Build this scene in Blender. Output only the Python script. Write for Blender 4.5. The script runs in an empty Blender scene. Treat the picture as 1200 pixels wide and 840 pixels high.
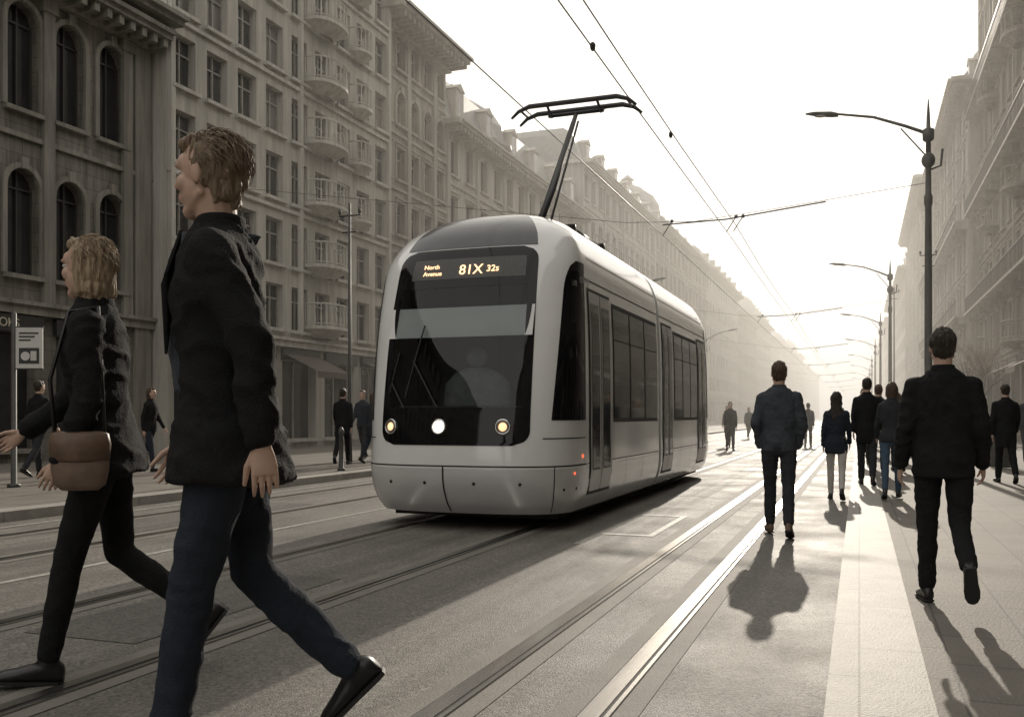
import bpy, math, random
from mathutils import Vector, Matrix, noise
random.seed(11)
rad=math.radians
scene=bpy.context.scene
V3=Vector

# ------------------------------------------------------------ materials
MATS={}
def nodes_of(name):
    m=bpy.data.materials.new(name); m.use_nodes=True
    nt=m.node_tree; b=nt.nodes.get('Principled BSDF')
    return m,nt,b
def mk(name,c1,c2=None,scale=3.0,rough=.7,metal=0.0,bump=0.0,bscale=30.0,spec=.5,stretch=(1,1,1),coat=0.0,emit=None,estr=0,brick=None,r2=None,grime=0):
    if name in MATS: return MATS[name]
    m,nt,b=nodes_of(name); N=nt.nodes; L=nt.links
    b.inputs['Base Color'].default_value=(*c1,1); b.inputs['Roughness'].default_value=rough
    b.inputs['Metallic'].default_value=metal; b.inputs['Specular IOR Level'].default_value=spec
    b.inputs['Coat Weight'].default_value=coat; b.inputs['Coat Roughness'].default_value=.05
    tc=N.new('ShaderNodeTexCoord'); mp=N.new('ShaderNodeMapping'); mp.inputs['Scale'].default_value=stretch
    L.new(tc.outputs['Object'],mp.inputs['Vector'])
    colout=None
    if c2:
        n=N.new('ShaderNodeTexNoise'); n.inputs['Scale'].default_value=scale; n.inputs['Detail'].default_value=7; n.inputs['Roughness'].default_value=.62
        L.new(mp.outputs[0],n.inputs['Vector'])
        cr=N.new('ShaderNodeValToRGB'); cr.color_ramp.elements[0].position=.33; cr.color_ramp.elements[1].position=.68
        cr.color_ramp.elements[0].color=(*c1,1); cr.color_ramp.elements[1].color=(*c2,1)
        L.new(n.outputs['Fac'],cr.inputs[0]); colout=cr.outputs[0]
        if r2 is not None:
            mr=N.new('ShaderNodeMapRange'); mr.inputs['From Min'].default_value=.3; mr.inputs['From Max'].default_value=.7
            mr.inputs['To Min'].default_value=rough; mr.inputs['To Max'].default_value=r2
            L.new(n.outputs['Fac'],mr.inputs['Value']); L.new(mr.outputs[0],b.inputs['Roughness'])
    hgt=None
    if bump>0:
        n2=N.new('ShaderNodeTexNoise'); n2.inputs['Scale'].default_value=bscale; n2.inputs['Detail'].default_value=6
        L.new(mp.outputs[0],n2.inputs['Vector'])
        hgt=n2.outputs['Fac']
    if brick:
        bw,bh,mort,dark,axis=brick
        sx=N.new('ShaderNodeSeparateXYZ'); L.new(tc.outputs['Object'],sx.inputs[0])
        cb=N.new('ShaderNodeCombineXYZ')
        if axis=='wall':
            ad=N.new('ShaderNodeMath'); ad.operation='ADD'; L.new(sx.outputs[0],ad.inputs[0]); L.new(sx.outputs[1],ad.inputs[1])
            L.new(ad.outputs[0],cb.inputs[0]); L.new(sx.outputs[2],cb.inputs[1])
        else:
            L.new(sx.outputs[1],cb.inputs[0]); L.new(sx.outputs[0],cb.inputs[1])
        br=N.new('ShaderNodeTexBrick'); br.inputs['Scale'].default_value=1; br.inputs['Brick Width'].default_value=bw; br.inputs['Row Height'].default_value=bh
        br.inputs['Mortar Size'].default_value=mort; br.inputs['Mortar Smooth'].default_value=.2
        br.inputs['Color1'].default_value=(1,1,1,1); br.inputs['Color2'].default_value=(.86,.86,.86,1); br.inputs['Mortar'].default_value=(dark,dark,dark,1)
        L.new(cb.outputs[0],br.inputs['Vector'])
        mx=N.new('ShaderNodeMix'); mx.data_type='RGBA'; mx.blend_type='MULTIPLY'; mx.inputs[0].default_value=1
        if colout: L.new(colout,mx.inputs[6])
        else: mx.inputs[6].default_value=(*c1,1)
        L.new(br.outputs['Color'],mx.inputs[7]); colout=mx.outputs[2]
    if grime and colout:
        mg=N.new('ShaderNodeMapping'); mg.inputs['Scale'].default_value=(3.2,3.2,.22); L.new(tc.outputs['Object'],mg.inputs['Vector'])
        ng=N.new('ShaderNodeTexNoise'); ng.inputs['Scale'].default_value=1.3; ng.inputs['Detail'].default_value=8; ng.inputs['Roughness'].default_value=.7; L.new(mg.outputs[0],ng.inputs['Vector'])
        rg=N.new('ShaderNodeMapRange'); rg.inputs['From Min'].default_value=.38; rg.inputs['From Max'].default_value=.62; rg.inputs['To Min'].default_value=1-grime; rg.inputs['To Max'].default_value=1.06
        L.new(ng.outputs['Fac'],rg.inputs['Value'])
        mx=N.new('ShaderNodeMix'); mx.data_type='RGBA'; mx.blend_type='MULTIPLY'; mx.inputs[0].default_value=1
        L.new(colout,mx.inputs[6]); L.new(rg.outputs[0],mx.inputs[7]); colout=mx.outputs[2]
    if colout: L.new(colout,b.inputs['Base Color'])
    if hgt:
        bp=N.new('ShaderNodeBump'); bp.inputs['Strength'].default_value=bump; bp.inputs['Distance'].default_value=.02
        L.new(hgt,bp.inputs['Height']); L.new(bp.outputs[0],b.inputs['Normal'])
    if emit:
        b.inputs['Emission Color'].default_value=(*emit,1); b.inputs['Emission Strength'].default_value=estr
    MATS[name]=m; return m

# ------------------------------------------------------------ mesh builder
class MB:
    def __init__(s): s.v=[]; s.f=[]; s.m=[]
    def add(s,vs,fs,mi=0):
        o=len(s.v); s.v+= [tuple(p) for p in vs]
        for f in fs: s.f.append(tuple(i+o for i in f)); s.m.append(mi)
    def quad(s,a,b,c,d,mi=0): s.add([a,b,c,d],[(0,1,2,3)],mi)
    def box(s,x0,x1,y0,y1,z0,z1,mi=0):
        s.add([(x0,y0,z0),(x1,y0,z0),(x1,y1,z0),(x0,y1,z0),(x0,y0,z1),(x1,y0,z1),(x1,y1,z1),(x0,y1,z1)],
              [(0,3,2,1),(4,5,6,7),(0,1,5,4),(1,2,6,5),(2,3,7,6),(3,0,4,7)],mi)
    def rings(s,rs,seg=12,mi=0,capa=True,capb=True):
        vs=[];fs=[]
        for c,ax,ay in rs:
            for k in range(seg):
                a=2*math.pi*k/seg
                vs.append(c+ax*math.cos(a)+ay*math.sin(a))
        for i in range(len(rs)-1):
            for k in range(seg):
                k2=(k+1)%seg
                fs.append((i*seg+k,i*seg+k2,(i+1)*seg+k2,(i+1)*seg+k))
        if capa: fs.append(tuple(range(seg-1,-1,-1)))
        if capb: fs.append(tuple((len(rs)-1)*seg+k for k in range(seg)))
        s.add(vs,fs,mi)
    def tube(s,pts,rr,seg=8,mi=0):
        pts=[V3(p) for p in pts]
        if not isinstance(rr,(list,tuple)): rr=[rr]*len(pts)
        rs=[]; ref=None
        for i,p in enumerate(pts):
            d=(pts[min(i+1,len(pts)-1)]-pts[max(i-1,0)]).normalized()
            if ref is None:
                ref=V3((1,0,0)) if abs(d.x)<.9 else V3((0,0,1))
            ax=(ref-d*ref.dot(d)).normalized(); ay=d.cross(ax); ref=ax
            rs.append((p,ax*rr[i],ay*rr[i]))
        s.rings(rs,seg,mi)
    def ell(s,c,r,su=14,sv=9,mi=0,rot=None):
        c=V3(c); vs=[];fs=[]
        for j in range(1,sv):
            ph=math.pi*j/sv
            for i in range(su):
                a=2*math.pi*i/su
                p=V3((r[0]*math.sin(ph)*math.cos(a),r[1]*math.sin(ph)*math.sin(a),r[2]*math.cos(ph)))
                if rot: p=rot@p
                vs.append(c+p)
        t=V3((0,0,r[2])); 
        if rot: t=rot@t
        vs.append(c+t); vs.append(c-t); T=len(vs)-2; B=len(vs)-1
        for j in range(sv-2):
            for i in range(su):
                i2=(i+1)%su; fs.append((j*su+i,(j+1)*su+i,(j+1)*su+i2,j*su+i2))
        for i in range(su):
            i2=(i+1)%su; fs.append((T,i,i2)); fs.append((B,(sv-2)*su+i2,(sv-2)*su+i))
        s.add(vs,fs,mi)
    def cap(s,p0,p1,r0,r1,seg=12,mid=None):
        p0=V3(p0);p1=V3(p1); d=(p1-p0).normalized()
        ref=V3((1,0,0)) if abs(d.x)<.9 else V3((0,1,0))
        ax=(ref-d*ref.dot(d)).normalized(); ay=d.cross(ax)
        rs=[(p0,ax*r0,ay*r0)]
        if mid: rs.append((p0.lerp(p1,mid[0]),ax*mid[1],ay*mid[1]))
        rs.append((p1,ax*r1,ay*r1)); s.rings(rs,seg)
        s.ell(p0,(r0,r0,r0),12,8); s.ell(p1,(r1,r1,r1),12,8)
    def obj(s,name,mats,parent=None,smooth=False):
        me=bpy.data.meshes.new(name); me.from_pydata(s.v,[],s.f); me.validate()
        for m in mats: me.materials.append(m)
        if len(mats)>1 and len(me.polygons)==len(s.m): me.polygons.foreach_set('material_index',s.m)
        if smooth: me.polygons.foreach_set('use_smooth',[True]*len(me.polygons))
        me.update()
        o=bpy.data.objects.new(name,me); scene.collection.objects.link(o)
        if parent: o.parent=parent
        return o
def empty(name,loc=(0,0,0),rz=0,sc=1):
    e=bpy.data.objects.new(name,None); scene.collection.objects.link(e)
    e.location=loc; e.rotation_euler=(0,0,rz); e.scale=(sc,sc,sc); e.empty_display_size=.2
    return e

# ------------------------------------------------------------ camera
cam=bpy.data.cameras.new('camera'); co=bpy.data.objects.new('camera',cam); scene.collection.objects.link(co)
co.location=(0,0,1.25); co.rotation_euler=(rad(90),0,rad(20.3))
cam.sensor_width=36; cam.lens=33; cam.shift_y=67/1200; cam.clip_end=3000; cam.clip_start=.05
scene.camera=co
scene.view_settings.view_transform='Standard'; scene.view_settings.look='None'; scene.view_settings.exposure=0

# ------------------------------------------------------------ light
EL=rad(21); AZ=rad(-3)
w=bpy.data.worlds.new('World'); scene.world=w; w.use_nodes=True
nt=w.node_tree; bg=nt.nodes['Background']
sky=nt.nodes.new('ShaderNodeTexSky'); sky.sky_type='NISHITA'; sky.sun_disc=False; sky.sun_elevation=EL; sky.sun_rotation=AZ
sky.dust_density=5; sky.air_density=1.0; sky.ozone_density=1.0
hs=nt.nodes.new('ShaderNodeHueSaturation'); hs.inputs['Saturation'].default_value=.3
gm=nt.nodes.new('ShaderNodeGamma'); gm.inputs['Gamma'].default_value=.10
mu=nt.nodes.new('ShaderNodeMix'); mu.data_type='RGBA'; mu.blend_type='MULTIPLY'; mu.inputs[0].default_value=1; mu.inputs[7].default_value=(6.6,6.32,5.85,1)
nt.links.new(sky.outputs[0],hs.inputs['Color']); nt.links.new(hs.outputs[0],gm.inputs['Color']); nt.links.new(gm.outputs[0],mu.inputs[6]); nt.links.new(mu.outputs[2],bg.inputs[0]); bg.inputs[1].default_value=.145
sd=bpy.data.lights.new('sun','SUN'); sd.energy=5; sd.angle=rad(.5); sd.color=(1,.89,.74)
so=bpy.data.objects.new('sun',sd); scene.collection.objects.link(so)
sv=V3((math.sin(AZ)*math.cos(EL),math.cos(AZ)*math.cos(EL),math.sin(EL)))
so.rotation_euler=sv.to_track_quat('Z','Y').to_euler(); so.location=(0,0,50)

# haze: a real volume of air filling the street
hz=MB(); hz.box(-160,160,19,900,-1,38)
hm=bpy.data.materials.new('haze'); hm.use_nodes=True; n=hm.node_tree; n.nodes.clear()
out=n.nodes.new('ShaderNodeOutputMaterial'); a=n.nodes.new('ShaderNodeVolumeScatter'); 
a.inputs['Density'].default_value=.0052; a.inputs['Anisotropy'].default_value=.4; a.inputs['Color'].default_value=(1,.97,.92,1)
n.links.new(a.outputs[0],out.inputs['Volume'])
hz.obj('atmospheric_haze',[hm])

# ------------------------------------------------------------ ground
def make_asphalt(name,c1,c2):
    asph=mk(name,c1,c2,scale=.9,rough=.55,bump=.55,bscale=110,r2=.75)
    nt=asph.node_tree; b=nt.nodes['Principled BSDF']
    src=b.inputs['Base Color'].links[0].from_socket
    tc=nt.nodes.new('ShaderNodeTexCoord'); vo=nt.nodes.new('ShaderNodeTexVoronoi'); vo.inputs['Scale'].default_value=70; nt.links.new(tc.outputs['Object'],vo.inputs['Vector'])
    bwn=nt.nodes.new('ShaderNodeRGBToBW'); nt.links.new(vo.outputs['Color'],bwn.inputs[0])
    mr=nt.nodes.new('ShaderNodeMapRange'); mr.inputs['To Min'].default_value=.45; mr.inputs['To Max'].default_value=1.7; nt.links.new(bwn.outputs[0],mr.inputs['Value'])
    mx=nt.nodes.new('ShaderNodeMix'); mx.data_type='RGBA'; mx.blend_type='MULTIPLY'; mx.inputs[0].default_value=1
    nt.links.new(src,mx.inputs[6]); nt.links.new(mr.outputs[0],mx.inputs[7])
    mp=nt.nodes.new('ShaderNodeMapping'); mp.inputs['Scale'].default_value=(2.2,.05,1); nt.links.new(tc.outputs['Object'],mp.inputs['Vector'])
    ns=nt.nodes.new('ShaderNodeTexNoise'); ns.inputs['Scale'].default_value=1.6; ns.inputs['Detail'].default_value=5; nt.links.new(mp.outputs[0],ns.inputs['Vector'])
    mr2=nt.nodes.new('ShaderNodeMapRange'); mr2.inputs['From Min'].default_value=.3; mr2.inputs['From Max'].default_value=.7; mr2.inputs['To Min'].default_value=.70; mr2.inputs['To Max'].default_value=1.25; nt.links.new(ns.outputs['Fac'],mr2.inputs['Value'])
    mx2=nt.nodes.new('ShaderNodeMix'); mx2.data_type='RGBA'; mx2.blend_type='MULTIPLY'; mx2.inputs[0].default_value=1
    nt.links.new(mx.outputs[2],mx2.inputs[6]); nt.links.new(mr2.outputs[0],mx2.inputs[7]); nt.links.new(mx2.outputs[2],b.inputs['Base Color'])
    return asph
asph=make_asphalt('asphalt',(.105,.097,.086),(.175,.162,.143))
asph2=make_asphalt('asphalt_repair',(.075,.070,.063),(.12,.112,.10))

earth=mk('ground_earth',(.10,.09,.075),(.14,.125,.105),scale=.2,rough=.9)
pave=mk('paving',(.15,.135,.115),(.21,.19,.163),scale=1.6,rough=.75,bump=.35,bscale=60,brick=(.6,.4,.008,.5,'floor'))
kerbm=mk('kerb_granite',(.29,.272,.245),(.40,.378,.34),scale=5,rough=.65,bump=.3,bscale=90,brick=(1.1,3.0,.006,.4,'floor'))
paint=mk('road_paint',(.46,.45,.42),(.19,.18,.16),scale=14,rough=.6)
steel=mk('rail_steel',(.60,.58,.55),(.42,.40,.37),scale=8,rough=.26,metal=1,stretch=(1,.1,1))
groove=mk('rail_groove',(.015,.014,.013),rough=.8)
conc=mk('track_concrete',(.15,.14,.122),(.21,.195,.172),scale=2.5,rough=.75,bump=.3,bscale=80)

g=MB(); g.quad((-1500,-600,-.03),(1500,-600,-.03),(1500,2500,-.03),(-1500,2500,-.03)); g.obj('ground',[earth])
g=MB(); g.quad((-9.4,-60,0),(-.128,-60,0),(-.128,900,0),(-9.4,900,0)); g.obj('road',[asph])
g=MB(); g.box(.284,7.2,-60,900,-.02,.10); g.obj('pavement',[pave])
g=MB(); g.box(-.128,.284,-60,900,-.02,.104); g.obj('kerb',[kerbm])
g=MB(); g.box(-19.4,-9.75,-60,900,-.02,.12); g.obj('pavement',[pave])
g=MB(); g.box(-9.75,-9.4,-60,900,-.02,.124); g.obj('kerb',[kerbm])
def track(xs,name,wd=.07):
    e=empty(name); r=MB(); gr=MB(); c=MB()
    for x in xs:
        c.quad((x-.16,-60,.004),(x+.19,-60,.004),(x+.19,900,.004),(x-.16,900,.004))
        gr.quad((x-.05,-60,.008),(x+.085,-60,.008),(x+.085,900,.008),(x-.05,900,.008))
        r.box(x-.04,x-.04+wd,-60,900,.0,.013)
        r.box(x+.062,x+.082,-60,900,.0,.012)
    c.obj('concrete_bed',[conc],e); gr.obj('flange_groove',[groove],e); r.obj('rail_heads',[steel],e)
track([-3.42,-4.85],'tram_track')
track([-1.05,-1.69],'tram_track',.085)
track([-7.0,-8.35],'tram_track')
g=MB()
def line(x0,x1,y0,y1): g.quad((x0,y0,.004),(x1,y0,.004),(x1,y1,.004),(x0,y1,.004))
line(-2.62,-2.55,8.8,12.6); line(-2.55,-2.0,9.6,9.72); line(-2.55,-2.0,11.6,11.72); line(-2.07,-2.0,9.72,11.6)
line(-6.05,-5.97,-20,300); line(-9.0,-8.92,-20,300)
line(-2.5,-1.95,22,22.3); line(-2.5,-1.95,22.7,23.0)
g.obj('road_markings',[paint])
g=MB(); line(-4.52,-3.72,4.1,6.3); line(-8.05,-7.25,8,11.5); line(-2.9,-2.2,14.6,17.0); line(-.78,-.25,19,22)
g.obj('asphalt_repair_patches',[asph2])

# ------------------------------------------------------------ buildings
dglass=mk('window_glass_dark',(.02,.021,.022),(.05,.05,.05),scale=.4,rough=.08,spec=.5)
cglass=mk('window_curtain',(.12,.115,.10),(.24,.225,.20),scale=1.2,rough=.18,spec=.5,stretch=(1,1,.2))
framem=mk('window_frame_paint',(.36,.34,.31),(.25,.235,.21),scale=4,rough=.6)
framed=mk('window_frame_dark',(.05,.047,.043),rough=.5)
roofm=mk('slate_roof',(.15,.155,.155),(.22,.22,.215),scale=3,rough=.55,bump=.4,bscale=20)
iron=mk('wrought_iron',(.03,.029,.027),rough=.5)
awn=mk('awning_cloth',(.07,.05,.045),(.10,.08,.07),scale=2,rough=.9)
def stone(name,c,k=.72,brick=None,grime=.25): 
    return mk(name,c,tuple(x*k for x in c),scale=1.1,rough=.85,bump=.5,bscale=14,stretch=(1,1,.35),brick=brick,grime=grime)
class Bld:
    def __init__(s,name,wall,trim,frame=framem):
        s.e=empty(name); s.wall=MB(); s.trim=MB(); s.glass=MB(); s.frame=MB(); s.roof=MB(); s.iron=MB(); s.mw=wall; s.mt=trim; s.mf=frame
    def done(s):
        s.wall.obj('walls',[s.mw],s.e); s.trim.obj('trim_and_cornices',[s.mt],s.e)
        s.glass.obj('windows',[dglass,cglass],s.e); s.frame.obj('window_frames',[s.mf],s.e)
        if s.roof.f: s.roof.obj('roof',[roofm],s.e)
        if s.iron.f: s.iron.obj('railings_and_awnings',[iron,awn],s.e)
class Fac:
    def __init__(s,B,O,d,n): s.B=B; s.O=V3((O[0],O[1],0)); s.d=V3((d[0],d[1],0)); s.n=V3((n[0],n[1],0))
    def P(s,a,z,dep=0): p=s.O+s.d*a+s.n*dep; return V3((p.x,p.y,z))
    def q(s,mb,a0,a1,z0,z1,dep=0,mi=0): mb.quad(s.P(a0,z0,dep),s.P(a1,z0,dep),s.P(a1,z1,dep),s.P(a0,z1,dep),mi)
    def bx(s,mb,a0,a1,z0,z1,d0,d1,mi=0):
        vs=[s.P(a0,z0,d0),s.P(a1,z0,d0),s.P(a1,z0,d1),s.P(a0,z0,d1),s.P(a0,z1,d0),s.P(a1,z1,d0),s.P(a1,z1,d1),s.P(a0,z1,d1)]
        mb.add(vs,[(0,3,2,1),(4,5,6,7),(0,1,5,4),(1,2,6,5),(2,3,7,6),(3,0,4,7)],mi)
    def window(s,s0,s1,z0,z1,a,b,zs,zh,arch=False,det=2,curt=.3,sur=True,depth=.28):
        B=s.B; W=B.wall
        s.q(W,s0,a,z0,z1); s.q(W,b,s1,z0,z1); s.q(W,a,b,z0,zs)
        mi=1 if random.random()<curt else 0
        if not arch:
            s.q(W,a,b,zh,z1)
            W.quad(s.P(a,zh),s.P(b,zh),s.P(b,zh,-depth),s.P(a,zh,-depth))
        else:
            r=(b-a)/2; sp=zh-r; n=10; c=(a+b)/2
            pts=[(c-r*math.cos(math.pi*i/n),sp+r*math.sin(math.pi*i/n)) for i in range(n+1)]
            for (x0,y0),(x1,y1) in zip(pts[:-1],pts[1:]):
                W.quad(s.P(x0,y0),s.P(x1,y1),s.P(x1,z1),s.P(x0,z1))
                W.quad(s.P(x0,y0),s.P(x1,y1),s.P(x1,y1,-depth),s.P(x0,y0,-depth))
                if sur:
                    k=1+.16/r; k2=1+.03/r
                    def sc(x,y,kk): return (c+(x-c)*kk, sp+(y-sp)*kk)
                    A=sc(x0,y0,k2);Bp=sc(x1,y1,k2);C=sc(x1,y1,k);D=sc(x0,y0,k)
                    B.trim.quad(s.P(*A,.07),s.P(*Bp,.07),s.P(*C,.07),s.P(*D,.07))
                    B.trim.quad(s.P(*D,.07),s.P(*C,.07),s.P(*C,-.01),s.P(*D,-.01))
                    B.trim.quad(s.P(*A,.07),s.P(*Bp,.07),s.P(*Bp,-.01),s.P(*A,-.01))
            if sur:
                s.bx(B.trim,a-.16,a-.03,zs,sp,-.01,.07); s.bx(B.trim,b+.03,b+.16,zs,sp,-.01,.07)
                s.bx(B.trim,c-.09,c+.09,zh+.01,zh+.28,-.01,.12)
        top=zh if not arch else zh-(b-a)/2
        W.quad(s.P(a,zs),s.P(a,top),s.P(a,top,-depth),s.P(a,zs,-depth)); W.quad(s.P(b,zs),s.P(b,top),s.P(b,top,-depth),s.P(b,zs,-depth))
        W.quad(s.P(a,zs),s.P(b,zs),s.P(b,zs,-depth),s.P(a,zs,-depth))
        s.q(B.glass,a-.02,b+.02,zs-.02,zh+.02,-depth+.03,mi)
        if det>=1:
            c=(a+b)/2; f0,f1=-depth+.035,-depth+.09
            s.bx(B.frame,c-.025,c+.025,zs,zh-.01,f0,f1+.004)
            if det>=2:
                t=top-.0 if arch else zs+(zh-zs)*.68
                s.bx(B.frame,a,b,t-.025,t+.025,f0,f1)
                s.bx(B.frame,a,a+.05,zs,top,f0,f1-.006); s.bx(B.frame,b-.05,b,zs,top,f0,f1-.006)
                s.bx(B.frame,a+.05,b-.05,zs,zs+.05,f0,f1-.004)
                if not arch: s.bx(B.frame,a+.05,b-.05,zh-.05,zh,f0,f1-.004)
        if det>=1: s.bx(B.trim,a-.12,b+.12,zs-.11,zs-.002,-.01,.14)
        if sur and not arch and det>=1:
            s.bx(B.trim,a-.11,b+.11,zh+.002,zh+.14,-.01,.07)
            s.bx(B.trim,a-.15,b+.15,zh+.142,zh+.20,-.01,.13)
            if det>=2:
                s.bx(B.trim,a-.11,a-.005,zs,zh,-.01,.05); s.bx(B.trim,b+.005,b+.11,zs,zh,-.01,.05)
    def course(s,L,z,h=.14,pr=.1,a0=0): s.bx(s.B.trim,a0-.0,L,z,z+h,-.02,pr)
    def cornice(s,L,z,pr=.7,dent=True,e=0.0):
        T=s.B.trim
        s.bx(T,-e*.3,L+e*.3,z-.45,z-.30,-.02,pr*.22); s.bx(T,-e*.5,L+e*.5,z-.298,z-.16,-.02,pr*.45)
        s.bx(T,-e*.9,L+e*.9,z-.158,z-.02,-.02,pr*.88); s.bx(T,-e,L+e,z-.018,z+.10,-.02,pr)
        if dent:
            n=int(L/.42)
            for i in range(n): 
                a=(i+.5)*L/n; s.bx(T,a-.08,a+.08,z-.40,z-.162,.0+pr*.2,pr*.8)
    def balcony(s,c,z,wd=1.7,pr=.75,round_=True,bal=12):
        T=s.B.trim
        n=10
        def pt(i,k=1.0):
            t=i/n
            a=math.pi*t; x=-math.cos(a); y=math.sin(a)**.55
            return c+x*wd/2*k, y*pr*k
        top=[]
        for zz,k in ((z,1.0),(z-.12,1.0),(z-.2,.85),(z-.42,.45)):
            top.append([s.P(*( (pt(i,k)[0],zz,pt(i,k)[1]) )) for i in range(n+1)])
        vs=[p for r in top for p in r]; fs=[tuple(range(n+1))]
        for j in range(3):
            for i in range(n): fs.append((j*(n+1)+i,j*(n+1)+i+1,(j+1)*(n+1)+i+1,(j+1)*(n+1)+i))
        T.add(vs,fs)
        for zz,r in ((z+.78,.035),(z+.08,.025)):
            T.tube([s.P(pt(i,.95)[0],zz,pt(i,.95)[1]) for i in range(n+1)],r,6)
        m=bal
        for i in range(m+1):
            t=i/m*n; j=min(int(t),n-1); fr=t-j
            p=[pt(j,.95)[q]*(1-fr)+pt(j+1,.95)[q]*fr for q in (0,1)]
            T.tube([s.P(p[0],z,p[1]),s.P(p[0],z+.25,p[1]),s.P(p[0],z+.5,p[1]),s.P(p[0],z+.77,p[1])],[.03,.045,.025,.03],5)

def building(name,side,xf,y0,y1,H,gf=3.6,fh=2.5,bay=1.6,ww=.95,wh=1.45,wall=None,trim=None,det=2,arch=(),mans=0,dome=None,pil=0,curt=.3,corn=.7,depth=15,frame=framem,awning=False,contb=(),shop=2.9,chim=True,pier=0,sur=True):
    B=Bld(name,wall,trim,frame); n=1 if side=='L' else -1
    F=Fac(B,(xf,y0),(0,1),(n,0)); LT=y1-y0; L=LT-pier
    if pier:
        F.q(B.wall,L,LT,0,H); F.bx(B.trim,L+.08,LT-.1,.0,H-.46,-.01,.10)
    ns=max(1,round(L/shop)); sb=L/ns
    for i in range(ns):
        F.window(i*sb,(i+1)*sb,.0,gf,i*sb+.3,(i+1)*sb-.3,.45,gf-.75,det=max(det-1,1) if det else 0,curt=.12,sur=False,depth=.35)
        if det>=1: F.bx(B.iron,i*sb+.2,(i+1)*sb-.2,gf-.74,gf-.34,-.01,.13)
        if awning and i%2==0:
            p=[F.P(i*sb+.3,gf-.55,.14),F.P((i+1)*sb-.3,gf-.55,.14),F.P((i+1)*sb-.3,gf-1.15,1.4),F.P(i*sb+.3,gf-1.15,1.4)]
            B.iron.quad(*p,1); q=[V3(v)-V3((0,0,.22)) for v in p[2:]]; B.iron.quad(p[2],p[3],q[1],q[0],1)
    F.course(LT,gf-.3,.22,.16); F.course(LT,gf-.08,.1,.24)
    nf=max(1,round((H-gf-.3)/fh)); fh=(H-gf-.0)/nf
    nb=max(1,round(L/bay)); bw=L/nb
    for f in range(nf):
        z0=gf+f*fh; z1=z0+fh
        zs=z0+(fh-wh)*.45; zh=zs+wh
        for i in range(nb):
            F.window(i*bw,(i+1)*bw,z0,z1,i*bw+(bw-ww)/2,(i+1)*bw-(bw-ww)/2,zs,zh,arch=(f in arch),det=det,curt=curt,sur=sur)
        if f>0 and det>0 and (sur or f%2==0): F.course(LT,z0-.06,.12,.09)
        if f in contb:
            F.bx(B.trim,.1,L-.1,z0+.02,z0+.16,-.01,.85)
            k=int(L/(.35 if det>1 else .8))
            for i in range(k+1):
                a=.15+i*(L-.3)/k; F.bx(B.iron,a-.015,a+.015,z0+.16,z0+.98,.78,.81)
            F.bx(B.iron,.1,L-.1,z0+.98,z0+1.04,.75,.83)
            kk=int(L/2.2)
            for i in range(kk+1):
                a=.3+i*(L-.6)/kk; F.bx(B.trim,a-.1,a+.1,z0-.35,z0+.018,-.01,.6)
    if pil:
        k=int(nb/pil)
        for i in range(k+1):
            a=min(max(i*pil*bw,.2),L-.2); F.bx(B.trim,a-.17,a+.17,gf+.03,H-.46,-.01,.115)
            F.bx(B.trim,a-.23,a+.23,H-.75,H-.455,-.012,.16)
    F.cornice(LT,H,corn,dent=det>0)
    xb=xf-n*depth
    for yy in (y0,y1): B.wall.quad((xf,yy,0),(xb,yy,0),(xb,yy,H),(xf,yy,H))
    B.wall.quad((xb,y0,0),(xb,y1,0),(xb,y1,H),(xb,y0,H))
    B.trim.box(min(xf+n*corn*.88,xb),max(xf+n*corn*.88,xb),y0-.35,y0-.001,H-.16,H+.097)
    B.roof.quad((xf,y0,H+.02),(xf,y1,H+.02),(xb,y1,H+.02),(xb,y0,H+.02))
    if mans:
        rings=[]
        for ins,zt in ((.15,0),(.45,.4),(.95,.8),(1.7,1.0)):
            zz=H+.1+mans*zt
            x0_=xf-n*ins; x1_=xb+n*ins
            rings.append([(x0_,y0+ins*.6,zz),(x0_,y1-ins*.6,zz),(x1_,y1-ins*.6,zz),(x1_,y0+ins*.6,zz)])
        vs=[p for r in rings for p in r]; fs=[]
        for j in range(3):
            for k in range(4): fs.append((j*4+k,j*4+(k+1)%4,(j+1)*4+(k+1)%4,(j+1)*4+k))
        fs.append((12,13,14,15)); B.roof.add(vs,fs)
        nd=max(1,nb//2)
        for i in range(nd):
            a=(i+.5)*L/nd
            zb=H+.1+mans*.12; zt=H+.1+mans*.62
            F.bx(B.trim,a-.5,a+.5,zb,zt,-1.3,-.12)
            F.q(B.glass,a-.3,a+.3,zb+.15,zt-.12,-.115,0)
            B.trim.add([F.P(a-.6,zt+.002,-.06),F.P(a+.6,zt+.002,-.06),F.P(a,zt+.35,-.06),F.P(a-.6,zt+.002,-1.4),F.P(a+.6,zt+.002,-1.4),F.P(a,zt+.35,-1.4)],[(0,1,2),(3,5,4),(0,2,5,3),(1,4,5,2),(0,3,4,1)])
    if dome:
        for (dy,r,hh) in dome:
            cx=xf-n*(r+.3); cy=y0+dy; zb=H+.1
            rs=[]
            for zz,k in ((0,1.0),(1.0,1.0),(1.05,1.1),(1.25,1.1),(1.3,.98),(1.3+hh*.35,.93),(1.3+hh*.65,.75),(1.3+hh*.88,.45),(1.3+hh,.16),(1.3+hh*1.12,.14),(1.3+hh*1.15,.2),(1.3+hh*1.3,.02)):
                rs.append((V3((cx,cy,zb+zz)),V3((r*k,0,0)),V3((0,r*k,0))))
            B.roof.rings(rs,16)
            for k in range(8):
                a=2*math.pi*(k+.5)/8
                B.trim.tube([(cx+r*1.02*math.cos(a),cy+r*1.02*math.sin(a),zb),(cx+r*1.02*math.cos(a),cy+r*1.02*math.sin(a),zb+1.04)],.12,6)
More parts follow.
